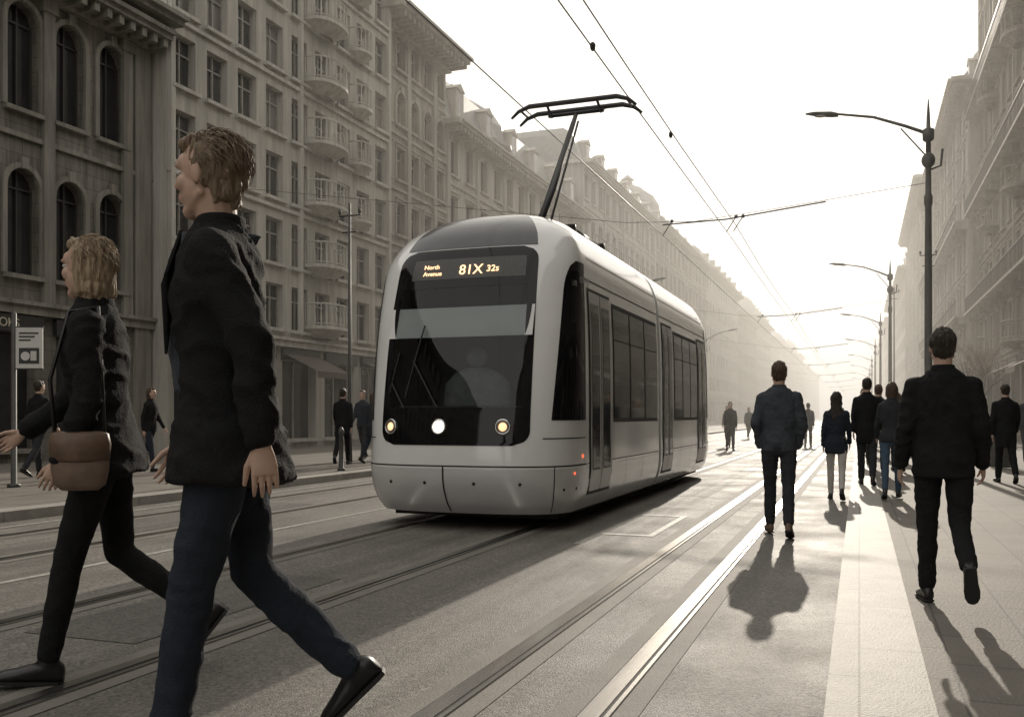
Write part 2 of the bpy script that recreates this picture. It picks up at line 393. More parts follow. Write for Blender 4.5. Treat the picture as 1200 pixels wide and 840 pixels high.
    if chim:
        k=max(1,int(LT/12))
        for i in range(k):
            cy=y0+(i+.4)*LT/k; cx=xf-n*(3.5+random.random()*2); zt=H+mans+.6+random.random()*.4
            B.trim.box(cx-.35,cx+.35,cy-.5,cy+.5,H,zt); B.trim.box(cx-.42,cx+.42,cy-.57,cy+.57,zt+.002,zt+.12)
            for q in range(3): B.trim.tube([(cx,cy-.35+.35*q,zt+.12),(cx,cy-.35+.35*q,zt+.45)],.08,6)
    return B,F

s1=stone('stone_warm_grey',(.27,.25,.215),.58,(.9,.36,.012,.6,'wall'),.4); t1=stone('stone_trim_warm',(.32,.30,.26),.68,None,.35)
s2b=stone('render_pale',(.50,.475,.425),.82,None,.22); t2b=stone('render_pale_trim',(.55,.525,.475),.85,None,.25)
s2=stone('render_light',(.41,.385,.345),.78); t2=stone('trim_light',(.45,.43,.385),.8)
s3=stone('limestone',(.40,.37,.32),.72,(1.0,.45,.01,.75,'wall'),.3); t3=stone('limestone_trim',(.43,.405,.36),.75)
s4=stone('sandstone',(.30,.275,.235),.70,None,.35); t4=stone('sandstone_trim',(.34,.315,.27),.72,None,.35)

XL=-19.0
B,F=building('arched_stone_building','L',XL,6.4,21.6,12.0,gf=4.0,fh=4.0,bay=1.5,ww=.9,wh=2.55,wall=s1,trim=t1,det=2,arch=(0,1),curt=.03,corn=.9,frame=framed,shop=3.0,pil=2,chim=False,pier=.8)
F.cornice(15.2,12.45,1.15,dent=False,e=.25)
B.done()
signt=mk('shop_letters',(.55,.50,.40),rough=.5); signr=mk('shop_letters_red',(.45,.10,.05),rough=.5)
def shoptext(body,y,z,size,mat,x=XL+.135):
    cu=bpy.data.curves.new('shop_lettering','FONT'); cu.body=body; cu.size=size; cu.extrude=.01; o=bpy.data.objects.new('shop_lettering',cu); scene.collection.objects.link(o)
    o.location=(x,y,z); o.rotation_euler=(rad(90),0,rad(90)); cu.materials.append(mat); o.parent=B.e
shoptext('CAFE  BAR',12.9,3.36,.3,signt); shoptext('BOOKS',16.0,3.36,.3,signt); shoptext('PHARMACY',18.4,3.36,.28,signr)
B,F=building('apartment_building','L',XL+.55,21.601,35.1,21.4,gf=3.9,fh=2.25,bay=1.5,ww=.98,wh=1.5,wall=s2b,trim=t2b,det=2,curt=.2,corn=.8,pil=0,awning=True,sur=False)
for k in range(7): F.balcony(8.1,4.45+k*2.19,2.1,.9)
for k in range(2,7): F.balcony(10.7,4.45+k*2.19,1.2,.6,bal=8)
for a in (.06,6.65,13.25): F.bx(B.trim,a,a+.18,4.05,20.9,-.01,.12)
B.done()
B,F=building('cornice_apartment_building','L',XL,35.101,42,18.4,gf=3.9,fh=2.4,bay=1.4,ww=.8,wh=1.4,wall=s3,trim=t3,det=2,arch=(4,),corn=1.5,pil=2,chim=False)
B.roof.box(XL-9,XL-1.2,35.5,41.7,18.5,20.2); B.done()
B,F=building('mansard_palace_building','L',XL,42.001,66,15.6,gf=4.2,fh=2.9,bay=2.0,ww=1.0,wh=1.8,wall=s2b,trim=t2,det=1,mans=3.4,dome=[(9,3.4,3.0)],pil=2,corn=1.0,contb=(1,),chim=False); B.done()
B,F=building('classical_office_building','L',XL,66.001,92,19.8,gf=4.2,fh=2.9,bay=2.2,ww=1.1,wh=1.8,wall=s2,trim=t2,det=1,mans=2.8,pil=3,corn=1.0,contb=(3,)); B.done()
B,F=building('domed_department_store','L',XL,92.001,124,20.5,gf=4.2,fh=3,bay=2.4,ww=1.2,wh=1.9,wall=s4,trim=t3,det=1,mans=2,dome=[(5,3.6,3.6)],pil=3,corn=1.1); B.done()
XR=6.6
B,F=building('ornate_balcony_building','R',XR,8,60.8,27,gf=4.2,fh=3.0,bay=2.2,ww=1.1,wh=1.9,wall=s4,trim=t4,det=2,contb=(1,3,5),pil=3,corn=1.3,awning=True,curt=.2,mans=0); 
for k in range(0,12,2):
    for f in (0,2,4,6): F.balcony(2.0+k*4.4,4.5+f*3.25,2.2,.9,bal=6)
B.done()
B,F=building('corner_tower_building','R',XR-.5,60.801,97,21,gf=4.2,fh=3.0,bay=2.3,ww=1.1,wh=1.9,wall=s3,trim=t3,det=1,mans=2.4,dome=[(3.4,3.2,3.0),(33,2.4,2.4)],contb=(1,3),pil=3,corn=1.2); B.done()
B,F=building('stone_office_building','R',XR-.6,97.001,135,24,gf=4.2,fh=3.0,bay=2.4,ww=1.1,wh=1.9,wall=s2,trim=t2,det=1,mans=2.4,pil=3,corn=1.2); B.done()
y=124.0; random.seed(5)
while y<460:
    L=random.uniform(24,42); H=random.uniform(17,22)
    B,F=building(random.choice(['terraced_city_building','city_apartment_block']),'L',XL+random.uniform(-.4,.3),y+.001,y+L,H,gf=4,fh=3,bay=2.8,ww=1.3,wh=1.8,wall=random.choice([s2,s3,s4]),trim=t3,det=0,mans=random.choice([0,2.2,3]),corn=1,dome=random.choice([None,[(3,2.8,3)]])); B.done(); y+=L
y=135.0
while y<460:
    L=random.uniform(24,42); H=random.uniform(19,24)
    B,F=building(random.choice(['terraced_city_building','city_apartment_block']),'R',XR-random.uniform(.2,1.0),y+.001,y+L,H,gf=4,fh=3,bay=2.8,ww=1.3,wh=1.8,wall=random.choice([s2,s3,s4]),trim=t3,det=0,mans=random.choice([0,2.2,3]),corn=1,dome=random.choice([None,[(3,2.8,3)]])); B.done(); y+=L
B,F=building('city_apartment_block','L',XL,-40,6.35,15,gf=4,fh=2.8,bay=2.2,ww=1.1,wh=1.6,wall=s2,trim=t2,det=1,corn=1,pil=3); B.done()
B,F=building('city_apartment_block','R',XR,-45,7.95,20,gf=4,fh=3,bay=2.4,ww=1.1,wh=1.7,wall=s3,trim=t3,det=1,corn=1,pil=3); B.done()

# ------------------------------------------------------------ TRAM
XC=-4.15
white=mk('tram_white_paint',(.84,.84,.83),(.79,.79,.78),scale=2,rough=.14,coat=.8)
silver=mk('tram_silver_paint',(.50,.495,.48),(.46,.455,.44),scale=2,rough=.3,coat=.5,metal=.2)
bumpm=mk('tram_bumper_silver',(.68,.685,.69),(.62,.625,.63),scale=2,rough=.24,coat=.6,metal=.3)
mask=mk('tram_black_mask',(.008,.008,.009),rough=.06,spec=.35)
capm=mk('tram_roof_cap_grey',(.05,.054,.058),(.065,.069,.073),scale=3,rough=.22,coat=.3)
seam=mk('panel_seam',(.02,.02,.02),rough=.8)
rub=mk('black_rubber',(.02,.02,.02),rough=.6)
under=mk('underframe_dirt',(.02,.018,.016),(.04,.036,.03),scale=8,rough=.9)
doorm=mk('door_frame_alloy',(.50,.49,.48),(.44,.43,.42),scale=5,rough=.35,metal=.5)
sglass=mk('tram_side_glass',(.012,.014,.014),(.03,.03,.029),scale=1.5,rough=.05,spec=.4)
chrome=mk('lamp_chrome',(.6,.6,.6),rough=.15,metal=1)
ledw=mk('headlight_white',(.9,.9,.85),emit=(1,.93,.78),estr=3)
leda=mk('headlight_warm',(.9,.7,.5),emit=(1,.55,.28),estr=1.5)
ledt=mk('display_led',(.9,.6,.3),emit=(1,.64,.38),estr=1.8)
redl=mk('side_marker_red',(.6,.1,.05),emit=(1,.16,.07),estr=1.2)
gl=bpy.data.materials.new('windscreen_glass'); gl.use_nodes=True; n=gl.node_tree; n.nodes.clear()
o_=n.nodes.new('ShaderNodeOutputMaterial'); tr=n.nodes.new('ShaderNodeBsdfTransparent'); tr.inputs[0].default_value=(.72,.76,.76,1)
gs=n.nodes.new('ShaderNodeBsdfGlossy'); gs.inputs['Roughness'].default_value=.02; fr=n.nodes.new('ShaderNodeFresnel'); fr.inputs[0].default_value=1.5
ms=n.nodes.new('ShaderNodeMixShader'); n.links.new(fr.outputs[0],ms.inputs[0]); n.links.new(tr.outputs[0],ms.inputs[1]); n.links.new(gs.outputs[0],ms.inputs[2]); n.links.new(ms.outputs[0],o_.inputs[0])

def interp(tab,z):
    xs=[p[0] for p in tab]
    if z<=xs[0]: return tab[0][1]
    if z>=xs[-1]: return tab[-1][1]
    for i in range(len(tab)-1):
        if xs[i]<=z<=xs[i+1]:
            x0,y0=tab[i];x1,y1=tab[i+1]
            def sl(k):
                if k<=0 or k>=len(tab)-1:
                    k=min(max(k,0),len(tab)-2); return (tab[k+1][1]-tab[k][1])/(tab[k+1][0]-tab[k][0])
                return (tab[k+1][1]-tab[k-1][1])/(tab[k+1][0]-tab[k-1][0])
            h=x1-x0;t=(z-x0)/h;m0=sl(i)*h;m1=sl(i+1)*h
            return (2*t**3-3*t*t+1)*y0+(t**3-2*t*t+t)*m0+(-2*t**3+3*t*t)*y1+(t**3-t*t)*m1
WT=[(.18,1.14),(.3,1.2),(.5,1.245),(.68,1.255),(.95,1.25),(1.4,1.25),(2.2,1.24),(2.8,1.21),(3.0,1.19),(3.2,1.13),(3.38,1.03),(3.53,.86),(3.65,.62),(3.72,.36)]
YT=[(.18,9.5),(.3,9.38),(.5,9.28),(.68,9.26),(.95,9.27),(1.4,9.32),(2.2,9.48),(2.8,9.66),(3.0,9.74),(3.2,9.86),(3.38,10.02),(3.53,10.24),(3.65,10.55),(3.72,10.95)]
CT=[(.18,10.25),(2.2,10.25),(2.8,10.3),(3.0,10.36),(3.2,10.5),(3.38,10.68),(3.53,10.95),(3.65,11.25),(3.72,11.55)]
NS=3.1; tab=[];acc=0;pv=None
for i in range(2001):
    th=math.pi/2*i/2000; x=math.sin(th)**(2/NS); y=1-math.cos(th)**(2/NS)
    if pv: acc+=math.hypot((x-pv[0])*1.24,(y-pv[1])*.95)
    tab.append((acc,x,y)); pv=(x,y)
TL=acc
import bisect
_a=[q[0] for q in tab]
def fr_(t):
    s_=abs(t)*TL; i=min(max(bisect.bisect_left(_a,s_),1),2000)
    a0,x0,y0=tab[i-1];a1,x1,y1=tab[i]; k=0 if a1==a0 else (s_-a0)/(a1-a0); k=min(max(k,0),1)
    return math.copysign(x0+(x1-x0)*k,t if t!=0 else 1), y0+(y1-y0)*k
MIR=[False]
YM=29.4
def mirr(p): return V3((p.x,YM-p.y,p.z)) if MIR[0] else p
def S(t,z):
    ux,uy=fr_(t); yf=interp(YT,z); yc=interp(CT,z)
    if abs(t)>1: return V3((XC+math.copysign(interp(WT,z),t),yc+(abs(t)-1),z))
    return V3((XC+ux*interp(WT,z),yf+uy*(yc-yf),z))
def SN(t,z,off):
    e=.004; p=S(t,z); a=S(t+e,z)-S(t-e,z); b=S(t,z+e)-S(t,z-e); nn=a.cross(b).normalized()
    if nn.dot(p-V3((XC,12.5,1.9)))<0: nn=-nn
    return p+nn*off
def patch(mb,t0,t1,z0,z1,off,mi=0,nt_=20,nz=16):
    f0=t0 if callable(t0) else (lambda z:t0); f1=t1 if callable(t1) else (lambda z:t1)
    vs=[];fs=[]
    for j in range(nz+1):
        z=z0+(z1-z0)*j/nz
        for i in range(nt_+1):
            t=f0(z)+(f1(z)-f0(z))*i/nt_; vs.append(mirr(SN(t,z,off)))
    for j in range(nz):
        for i in range(nt_): k=j*(nt_+1)+i; fs.append((k,k+1,k+nt_+2,k+nt_+1))
    mb.add(vs,fs,mi)
tram=empty('tram')
def shell(yend,lower=.18):
    mb=MB()
    zs=sorted(set([.18,.22,.26,.3,.35,.4,.45,.5,.56,.62,.68,.75,.85,.95,1.05,1.2,1.32,1.5,1.7,1.9,2.1,2.3,2.5,2.7,2.8,2.9,2.95,3.0,3.05,3.1,3.15,3.2,3.25,3.3,3.34,3.38,3.42,3.46,3.5,3.53,3.56,3.59,3.62,3.65,3.675,3.7,3.72]))
    ts=sorted(set([i/24 for i in range(-24,25)]+[-.445,.445]))
    cols=[]
    n_s=8
    for z in zs:
        row=[]
        for k in range(n_s,0,-1): 
            y=interp(CT,z)+(yend-interp(CT,z))*k/n_s; row.append(V3((XC-interp(WT,z),y,z)))
        for t in ts: row.append(S(t,z))
        for k in range(1,n_s+1):
            y=interp(CT,z)+(yend-interp(CT,z))*k/n_s; row.append(V3((XC+interp(WT,z),y,z)))
        cols.append(row)
    nc=len(cols[0]); vs=[mirr(p) for r in cols for p in r]; fa=[];fb=[]
    for j in range(len(zs)-1):
        for i in range(nc-1):
            if n_s<=i<n_s+len(ts)-1:
                ta,tb=ts[i-n_s],ts[i-n_s+1]
                if ta>=-.4451 and tb<=.4451 and zs[j]>=1.319 and zs[j+1]<=2.701 and not MIR[0]: continue
            (fb if zs[j+1]<.70 else fa).append((j*nc+i,j*nc+i+1,(j+1)*nc+i+1,(j+1)*nc+i))
    mb.add(vs,fa,0)
    for f in fb: mb.f.append(f); mb.m.append(1)
    mb.add([mirr(p) for p in cols[-1]],[tuple(range(nc))],0)
    mb.add([mirr(r[0]) for r in cols]+[mirr(r[-1]) for r in cols],[tuple(list(range(len(zs)))+list(range(2*len(zs)-1,len(zs)-1,-1)))],0)
    return mb
def side(mb,sg,y0,y1,z0,z1,off,mi=0,nz=10):
    vs=[];fs=[]
    for j in range(nz+1):
        z=z0+(z1-z0)*j/nz; x=XC+sg*(interp(WT,z)+off)
        vs+= [mirr(V3((x,y0,z))),mirr(V3((x,y1,z)))]
    for j in range(nz): fs.append((2*j,2*j+1,2*j+3,2*j+2))
    mb.add(vs,fs,mi)
def make_section(nm,yend,first):
    shell(yend).obj(nm+'_shell',[white,bumpm],tram,True)
    m=MB()
    def edge(t,z0,z1,r):
        def f(z):
            d=min(z-z0,z1-z); 
            k=0 if d>r else 1-math.sqrt(max(0,1-((r-d)/r)**2))
            return t-math.copysign(k*r*.62,t)
        return f
    ed=lambda t:edge(t,.93,3.14,.16)
    L0,R0=ed(-.475),ed(.475)
    patch(m,L0,R0,.93,1.34,.006,0,40,10); patch(m,L0,R0,2.68,3.14,.006,0,40,12)
    patch(m,L0,-.42,1.34,2.68,.006,0,4,18); patch(m,.42,R0,1.34,2.68,.006,0,4,18)
    m.obj(nm+'_windscreen_surround',[mask],tram,True)
    m=MB(); patch(m,-.43,.43,1.33,2.69,.003,0,30,20); m.obj(nm+'_windscreen',[gl if first else mask],tram,True)
    m=MB(); cf=lambda s_:(lambda z: s_*(.47-.02*max(0,(z-3.3))/.3))
    patch(m,cf(-1),cf(1),3.155,3.715,.006,0,36,26); m.obj(nm+'_roof_cap',[capm],tram,True)
    m=MB()
    for sg in (1,-1):
        def lo(z,sg=sg):
            b_=.60+.075*(z-1.2)/1.8
            d=2.98-z; r=.35
            if d<r: b_+= .12*(1-math.sqrt(max(0,1-((r-d)/r)**2)))
            return sg*b_
        patch(m,lo,sg*.995,1.2,2.98,.005,0,18,26)
    m.obj(nm+'_cab_side_windows',[mask],tram,True)
    m=MB()
    patch(m,-1,1,.70,.715,.004,0,60,1); patch(m,-.045,-.035,.2,.70,.004,0,1,10)
    patch(m,-.62,-.614,.2,.70,.004,0,1,10); patch(m,.62,.626,.2,.70,.004,0,1,10)
    patch(m,.55,.99,1.0,1.012,.004,0,20,1); patch(m,-.99,-.55,1.0,1.012,.004,0,20,1)
    for sg in (1,-1):
        side(m,sg,10.3,yend-.02,.70,.712,.004,0,1); side(m,sg,10.3,yend-.02,2.80,2.815,.004,0,1); side(m,sg,10.5,yend-.02,3.07,3.082,.004,0,1)
        for yy in (12.2,13.2): side(m,sg,yy,yy+.01,.22,.70,.004,0,3)
    m.obj(nm+'_panel_seams',[seam],tram)
    fr=MB(); gls=MB(); blk=MB(); sl=MB()
    def door(y0,y1):
        for sg in (1,-1):
            side(blk,sg,y0-.04,y1+.04,.34,2.72,.004)
            mid=(y0+y1)/2
            for a,b in ((y0,mid-.012),(mid+.012,y1)):
                side(fr,sg,a,b,.38,2.68,.012)
                side(gls,sg,a+.07,b-.07,.62,2.55,.017)
    def win(y0,y1,n_):
        for sg in (1,-1):
            side(blk,sg,y0,y1,1.17,2.66,.005)
            d=(y1-y0)/n_
            for k in range(n_):
                side(gls,sg,y0+k*d+.035,y0+(k+1)*d-.035,1.22,2.60,.010)
                side(sl,sg,y0+k*d+.035,y0+(k+1)*d-.035,2.20,2.212,.014,0,1)
    if first:
        door(10.42,11.38); win(11.5,14.25,3)
    else:
        door(10.42,11.3); win(11.42,13.75,3); door(13.9,14.7)
    fr.obj(nm+'_door_leaves',[doorm],tram); gls.obj(nm+'_side_glazing',[sglass],tram); blk.obj(nm+'_window_band',[rub],tram); sl.obj(nm+'_window_vents',[under],tram)
MIR[0]=False; make_section('front_car',14.36,True)
MIR[0]=True; make_section('rear_car',YM-14.54,False)
MIR[0]=False
m=MB()
def sec(y,k):
    pts=[];zs=[.35,.7,1.4,2.2,2.8,3.0,3.2,3.38,3.53,3.65]
    for z in zs: pts.append((XC-interp(WT,z)*k,y,z if z<3.2 else z-.05))
    for z in reversed(zs): pts.append((XC+interp(WT,z)*k,y,z if z<3.2 else z-.05))
    return pts
ys=[14.34,14.38,14.42,14.46,14.50,14.56]; ks=[.97,.93,.97,.93,.97,.95]
R_=[sec(a,b) for a,b in zip(ys,ks)]; vs=[p for r in R_ for p in r]; n_=len(R_[0]); fs=[]
for j in range(len(R_)-1):
    for i in range(n_): fs.append((j*n_+i,j*n_+(i+1)%n_,(j+1)*n_+(i+1)%n_,(j+1)*n_+i))
m.add(vs,fs); m.obj('articulation_bellows',[rub],tram)
m=MB(); m.box(XC-1.0,XC+1.0,9.95,14.2,.10,.32); m.box(XC-1.0,XC+1.0,14.7,19.4,.10,.32)
for y in (10.9,12.3,16.6,18.2):
    for x in (-4.85,-3.42): m.rings([(V3((x-.05,y,.31)),V3((0,.3,0)),V3((0,0,.3))),(V3((x+.06,y,.31)),V3((0,.3,0)),V3((0,0,.3)))],20)
m.obj('underframe_and_wheels',[under],tram)
inter=mk('cab_interior',(.04,.04,.04),(.06,.06,.056),scale=4,rough=.7)
blind=mk('cab_sun_blind',(.80,.80,.79),(.72,.72,.71),scale=2,rough=.8)
seatm=mk('cab_seat_cloth',(.20,.21,.215),(.14,.145,.15),scale=10,rough=.8)
m=MB(); m.box(XC-1.1,XC+1.1,10.75,10.8,.5,3.1); m.box(XC-1.0,XC+1.0,9.55,9.95,.9,1.36); m.obj('cab_bulkhead_and_dashboard',[inter],tram)
m=MB()
m.quad((XC-.86,9.52,2.12),(XC+.86,9.52,2.12),(XC+.86,9.62,2.46),(XC-.86,9.62,2.46)); m.obj('sun_blind',[blind],tram)
m=MB(); rs=[]
for z,a_,b_ in ((1.0,.34,.12),(1.4,.42,.14),(1.62,.40,.13),(1.74,.28,.10),(1.80,.12,.05)): rs.append((V3((XC+.05,9.95,z)),V3((a_,0,0)),V3((0,b_,0))))
m.rings(rs,20); m.ell((XC+.05,9.95,1.92),(.15,.07,.12)); m.obj('driver_seat',[seatm],tram,True)
def disc(mb,t,z,r,off,mi=0,seg=24,dome_=.0):
    p=SN(t,z,off); q=SN(t,z,off+.05); nn=(q-p).normalized(); ax=V3((0,0,1)).cross(nn).normalized(); ay=nn.cross(ax)
    mb.rings([(p-nn*.02,ax*r,ay*r),(p,ax*r,ay*r),(p+nn*dome_,ax*r*.6,ay*r*.6)],seg,mi)
def ring(mb,t,z,r0,r1,off):
    p=SN(t,z,off); q=SN(t,z,off+.05); nn=(q-p).normalized(); ax=V3((0,0,1)).cross(nn).normalized(); ay=nn.cross(ax)
    prof=[(r0,-.01),(r0,.012),((r0+r1)/2,.02),(r1,.010),(r1,-.01)]
    mb.rings([(p+nn*h,ax*r,ay*r) for r,h in prof],24,0,False,False)
m=MB(); lw=MB(); la=MB(); bz=MB()
def tx(x):
    best=min(range(0,1000),key=lambda i:abs(fr_(i/1000)[0]*1.25-abs(x))); return math.copysign(best/1000,x)
for x,k in ((-.74,0),(-.13,1),(.60,0)):
    t=tx(x); ring(m,t,1.13,.066,.088,.010)
    if k: disc(lw,t,1.13,.062,.014,0,24,.018)
    else: disc(la,t,1.13,.046,.014,0,24,.014); ring(bz,t,1.13,.046,.066,.009)
m.obj('headlight_bezels',[chrome],tram,True); lw.obj('headlight_centre_lens',[ledw],tram,True); la.obj('headlight_lenses',[leda],tram,True); bz.obj('headlight_inner_rings',[mk('lamp_inner',(.25,.22,.2),rough=.3,metal=.8)],tram,True)
m=MB(); disc(m,.93,.80,.022,.008); disc(m,.80,.62,.016,.008); m.obj('side_marker_lamps',[redl],tram,True)
m=MB()
for t in (-.40,-.16,.15,.42): disc(m,t,.52,.018,.004)
for t in (.7,.84): disc(m,t,.45,.016,.004)
m.obj('bumper_bolts',[under],tram)
m=MB()
def wip(t0,z0,t1,z1,tb0,zb0,tb1,zb1):
    m.tube([SN(t0+(t1-t0)*k/6,z0+(z1-z0)*k/6,.03) for k in range(7)],.011,6)
    m.tube([SN(tb0+(tb1-tb0)*k/6,zb0+(zb1-zb0)*k/6,.018) for k in range(7)],.010,6)
wip(-.08,1.33,-.26,1.85, -.30,1.45,-.21,2.25); wip(-.30,1.33,-.40,1.6,-.42,1.5,-.37,1.95)
m.obj('windscreen_wipers',[rub],tram)
m=MB(); side(m,1,10.33,10.36,2.3,2.75,.03); 
m.obj('door_pillar_trim',[rub],tram)
m=MB(); patch(m,-.36,.40,2.78,3.02,.009,0,24,4); m.obj('destination_display_panel',[mk('display_panel',(.05,.05,.048),(.07,.068,.064),scale=30,rough=.25)],tram,True)
def txt(body,x,z,size):
    cu=bpy.data.curves.new('display_text','FONT'); cu.body=body; cu.size=size; cu.extrude=.001; cu.offset=.001
    o=bpy.data.objects.new('display_text',cu); scene.collection.objects.link(o); t=tx(x); p=SN(t,z,.016); q=SN(t,z+.05,.016)
    ang=math.atan2((q-p).z,(q-p).y); o.location=(XC+x,min(p.y,SN(tx(x+size),z,.016).y)-.006,z); o.rotation_euler=(ang,0,0); cu.materials.append(ledt); o.parent=tram
txt('81X',-.06,2.83,.17); txt('32s',.27,2.85,.11); txt('North',-.50,2.91,.075); txt('Avenue',-.50,2.83,.075)
cu=bpy.data.curves.new('fleet_number','FONT'); cu.body='0105'; cu.size=.1; o=bpy.data.objects.new('fleet_number',cu); scene.collection.objects.link(o)
o.location=(XC+1.25,10.0,2.72); o.rotation_euler=(rad(90),0,rad(72)); cu.materials.append(silver); o.parent=tram
pan=mk('pantograph_steel',(.035,.035,.035),rough=.45,metal=.3)
m=MB()
m.box(XC-.6,XC+.6,12.0,12.1,3.68,3.80); m.box(XC-.6,XC+.6,13.5,13.6,3.68,3.80); m.box(XC-.55,XC-.45,12.1,13.5,3.70,3.78); m.box(XC+.45,XC+.55,12.1,13.5,3.70,3.78)
for dx in (-.5,.5):
    for y in (12.05,13.55): m.rings([(V3((XC+dx,y,3.55+.02*i)),V3(((.07 if i%2 else .045),0,0)),V3((0,(.07 if i%2 else .045),0))) for i in range(8)],10)
m.tube([(XC,12.15,3.75),(XC,12.9,4.5),(XC,14.1,5.95)],[.055,.05,.035],8)
m.tube([(XC-.10,12.35,3.75),(XC-.05,14.05,5.82)],.018,6); m.tube([(XC+.10,12.35,3.75),(XC+.05,14.05,5.82)],.018,6)
m.tube([(XC-.45,14.1,5.97),(XC+.45,14.1,5.97)],.03,8)
for y in (13.9,14.3):
    m.tube([(XC-1.0,y,5.93),(XC-.88,y,6.03),(XC-.7,y,6.09),(XC+.7,y,6.09),(XC+.88,y,6.03),(XC+1.0,y,5.93)],[.02,.03,.04,.04,.03,.02],8)
for dx in (-.4,.4): m.tube([(XC+dx,13.9,6.05),(XC+dx,14.1,5.95),(XC+dx,14.3,6.05)],.022,6)
for dx in (-.85,.85): m.tube([(XC+dx,13.9,6.04),(XC+dx,14.3,6.04)],.018,6)
m.obj('pantograph',[pan],tram,True)

# ------------------------------------------------------------ overhead wires
wirem=mk('overhead_wire',(.04,.037,.033),rough=.5)
e=empty('overhead_wires'); m=MB()
def wire(x,z,y0,y1,r=.013,sag=.12,span=25.3):
    pts=[];y=y0
    while y<=y1:
        f=((y)%span)/span; pts.append((x,y,z-sag*4*f*(1-f))); y+=span/6
    m.tube(pts,r,5)
for x,z,s_ in ((-5.0,6.15,.02),(-3.3,6.15,.05),(-3.12,6.4,.15)):
    wire(x,z,-50,330,.010,s_)
poles=[(1.6,25.3),(1.45,50.6),(1.5,76),(1.5,101),(1.5,127),(1.5,153),(1.5,180),(1.5,205)]
for (x,y) in poles:
    m.tube([(x,y,7.0),(-2.2,y,6.62),(-4.15,y,6.45),(-6,y,6.55),(-18.9,y,8.6)],.008,5)
    m.tube([(-.8,y,6.72),(-3.3,y,6.45),(-5.0,y,6.42)],.020,6)
    for xx in (-5.0,-3.3,-3.12): m.tube([(xx,y,6.12),(xx+.25,y,6.5)],.014,5); m.ell((xx+.25,y,6.5),(.05,.05,.05),8,6)
m.ell((-3.3,12.0,6.12),(.04,.07,.06),8,6); m.ell((-3.12,16.5,6.2),(.035,.06,.06),8,6)
m.obj('contact_and_span_wires',[wirem],e)

# ------------------------------------------------------------ street lamps
polem=mk('lamp_post_paint',(.045,.045,.042),(.07,.068,.062),scale=6,rough=.5)
lampg=mk('lamp_glass',(.5,.5,.47),rough=.2)
def street_lamp(x,y,H=8.4,arm=-2.1,z0=.1,name='street_lamp'):
    e=empty(name,(x,y,z0)); m=MB()
    rs=[(0,.17),(.12,.17),(.16,.13),(.9,.12),(.95,.10),(1.0,.095),(H*.6,.085),(H*.75,.075),(H*.76,.10),(H*.78,.10),(H*.79,.07),(H-.5,.06),(H-.45,.13),(H-.2,.14),(H-.15,.05),(H+.15,.04),(H+.55,.012)]
    m.rings([(V3((0,0,z)),V3((r,0,0)),V3((0,r,0))) for z,r in rs],12)
    m.tube([(0,0,H-.3),(arm*.25,0,H-.05),(arm*.6,0,H+.25),(arm,0,H+.42)],[.045,.04,.035,.03],8)
    m.tube([(0,0,H-.9),(arm*.3,0,H-.1)],.018,6)
    m.tube([(0,0,H-1.2),(.28,0,H-1.1),(.32,0,H-.7)],.03,6)
    m.ell((.0,0,H-.95),(.16,.14,.2),10,8)
    m.obj('post_and_arm',[polem],e,True)
    h=MB(); h.rings([(V3((arm*1.0,0,H+.40)),V3((0,.06,0)),V3((0,0,.05))),(V3((arm*1.08,0,H+.43)),V3((0,.13,0)),V3((0,0,.07))),(V3((arm*1.28,0,H+.49)),V3((0,.12,0)),V3((0,0,.05))),(V3((arm*1.38,0,H+.51)),V3((0,.03,0)),V3((0,0,.02)))],12)
    h.obj('lamp_head',[polem],e,True)
    g_=MB(); g_.ell((arm*1.18,0,H+.42),(.2,.09,.04),10,6); g_.obj('lamp_lens',[lampg],e,True)
for (x,y) in poles: street_lamp(x,y)
street_lamp(-11.4,46,7.4,1.8,.12); street_lamp(-11.4,75,7.4,1.8,.12)
for (x,y,h) in ((-11.6,20,6.3),(2.4,38,7.4),(2.0,62,9),(-10.5,60,8)):
    e=empty('utility_pole',(x,y,.1)); m=MB(); m.tube([(0,0,0),(0,0,.9),(0,0,h)],[.07,.045,.03],10); m.tube([(-.3,0,h-.3),(.3,0,h-.3)],.02,6); m.tube([(-.2,0,h-.7),(.2,0,h-.7)],.02,6)
    for dx in (-.27,.27): m.ell((dx,0,h-.2),(.04,.04,.07),8,6)
    m.obj('pole',[polem],e,True)

signw=mk('sign_white',(.62,.61,.58),(.55,.54,.51),scale=5,rough=.5); signb=mk('sign_black',(.03,.03,.03),rough=.5)
e=empty('tram_stop_sign',(-12.55,11.2,.12)); e.rotation_euler=(0,0,rad(24)); m=MB(); m.rings([(V3((0,0,z)),V3((r,0,0)),V3((0,r,0))) for z,r in ((0,.1),(.05,.1),(.06,.045),(2.75,.04),(2.78,.0))],12); m.obj('post',[polem],e,True)
m=MB(); m.box(.05,.46,-.05,-.02,1.88,2.52); m.obj('panel',[signw],e)
m=MB(); m.box(.04,.47,-.048,-.018,1.86,1.879); m.box(.04,.47,-.048,-.018,2.521,2.54)
for k in range(3): m.box(.1,.40-.06*k,-.054,-.0505,2.42-.055*k,2.445-.055*k)
m.box(.10,.41,-.054,-.0505,1.95,2.20); m.obj('lettering',[signb],e)
m=MB(); m.rings([(V3((.2,-.0545,2.07)),V3((.07,0,0)),V3((0,0,.07))),(V3((.2,-.058,2.07)),V3((.07,0,0)),V3((0,0,.07)))],16); m.box(.28,.37,-.058,-.0545,2.0,2.15); m.obj('symbols',[signw],e)

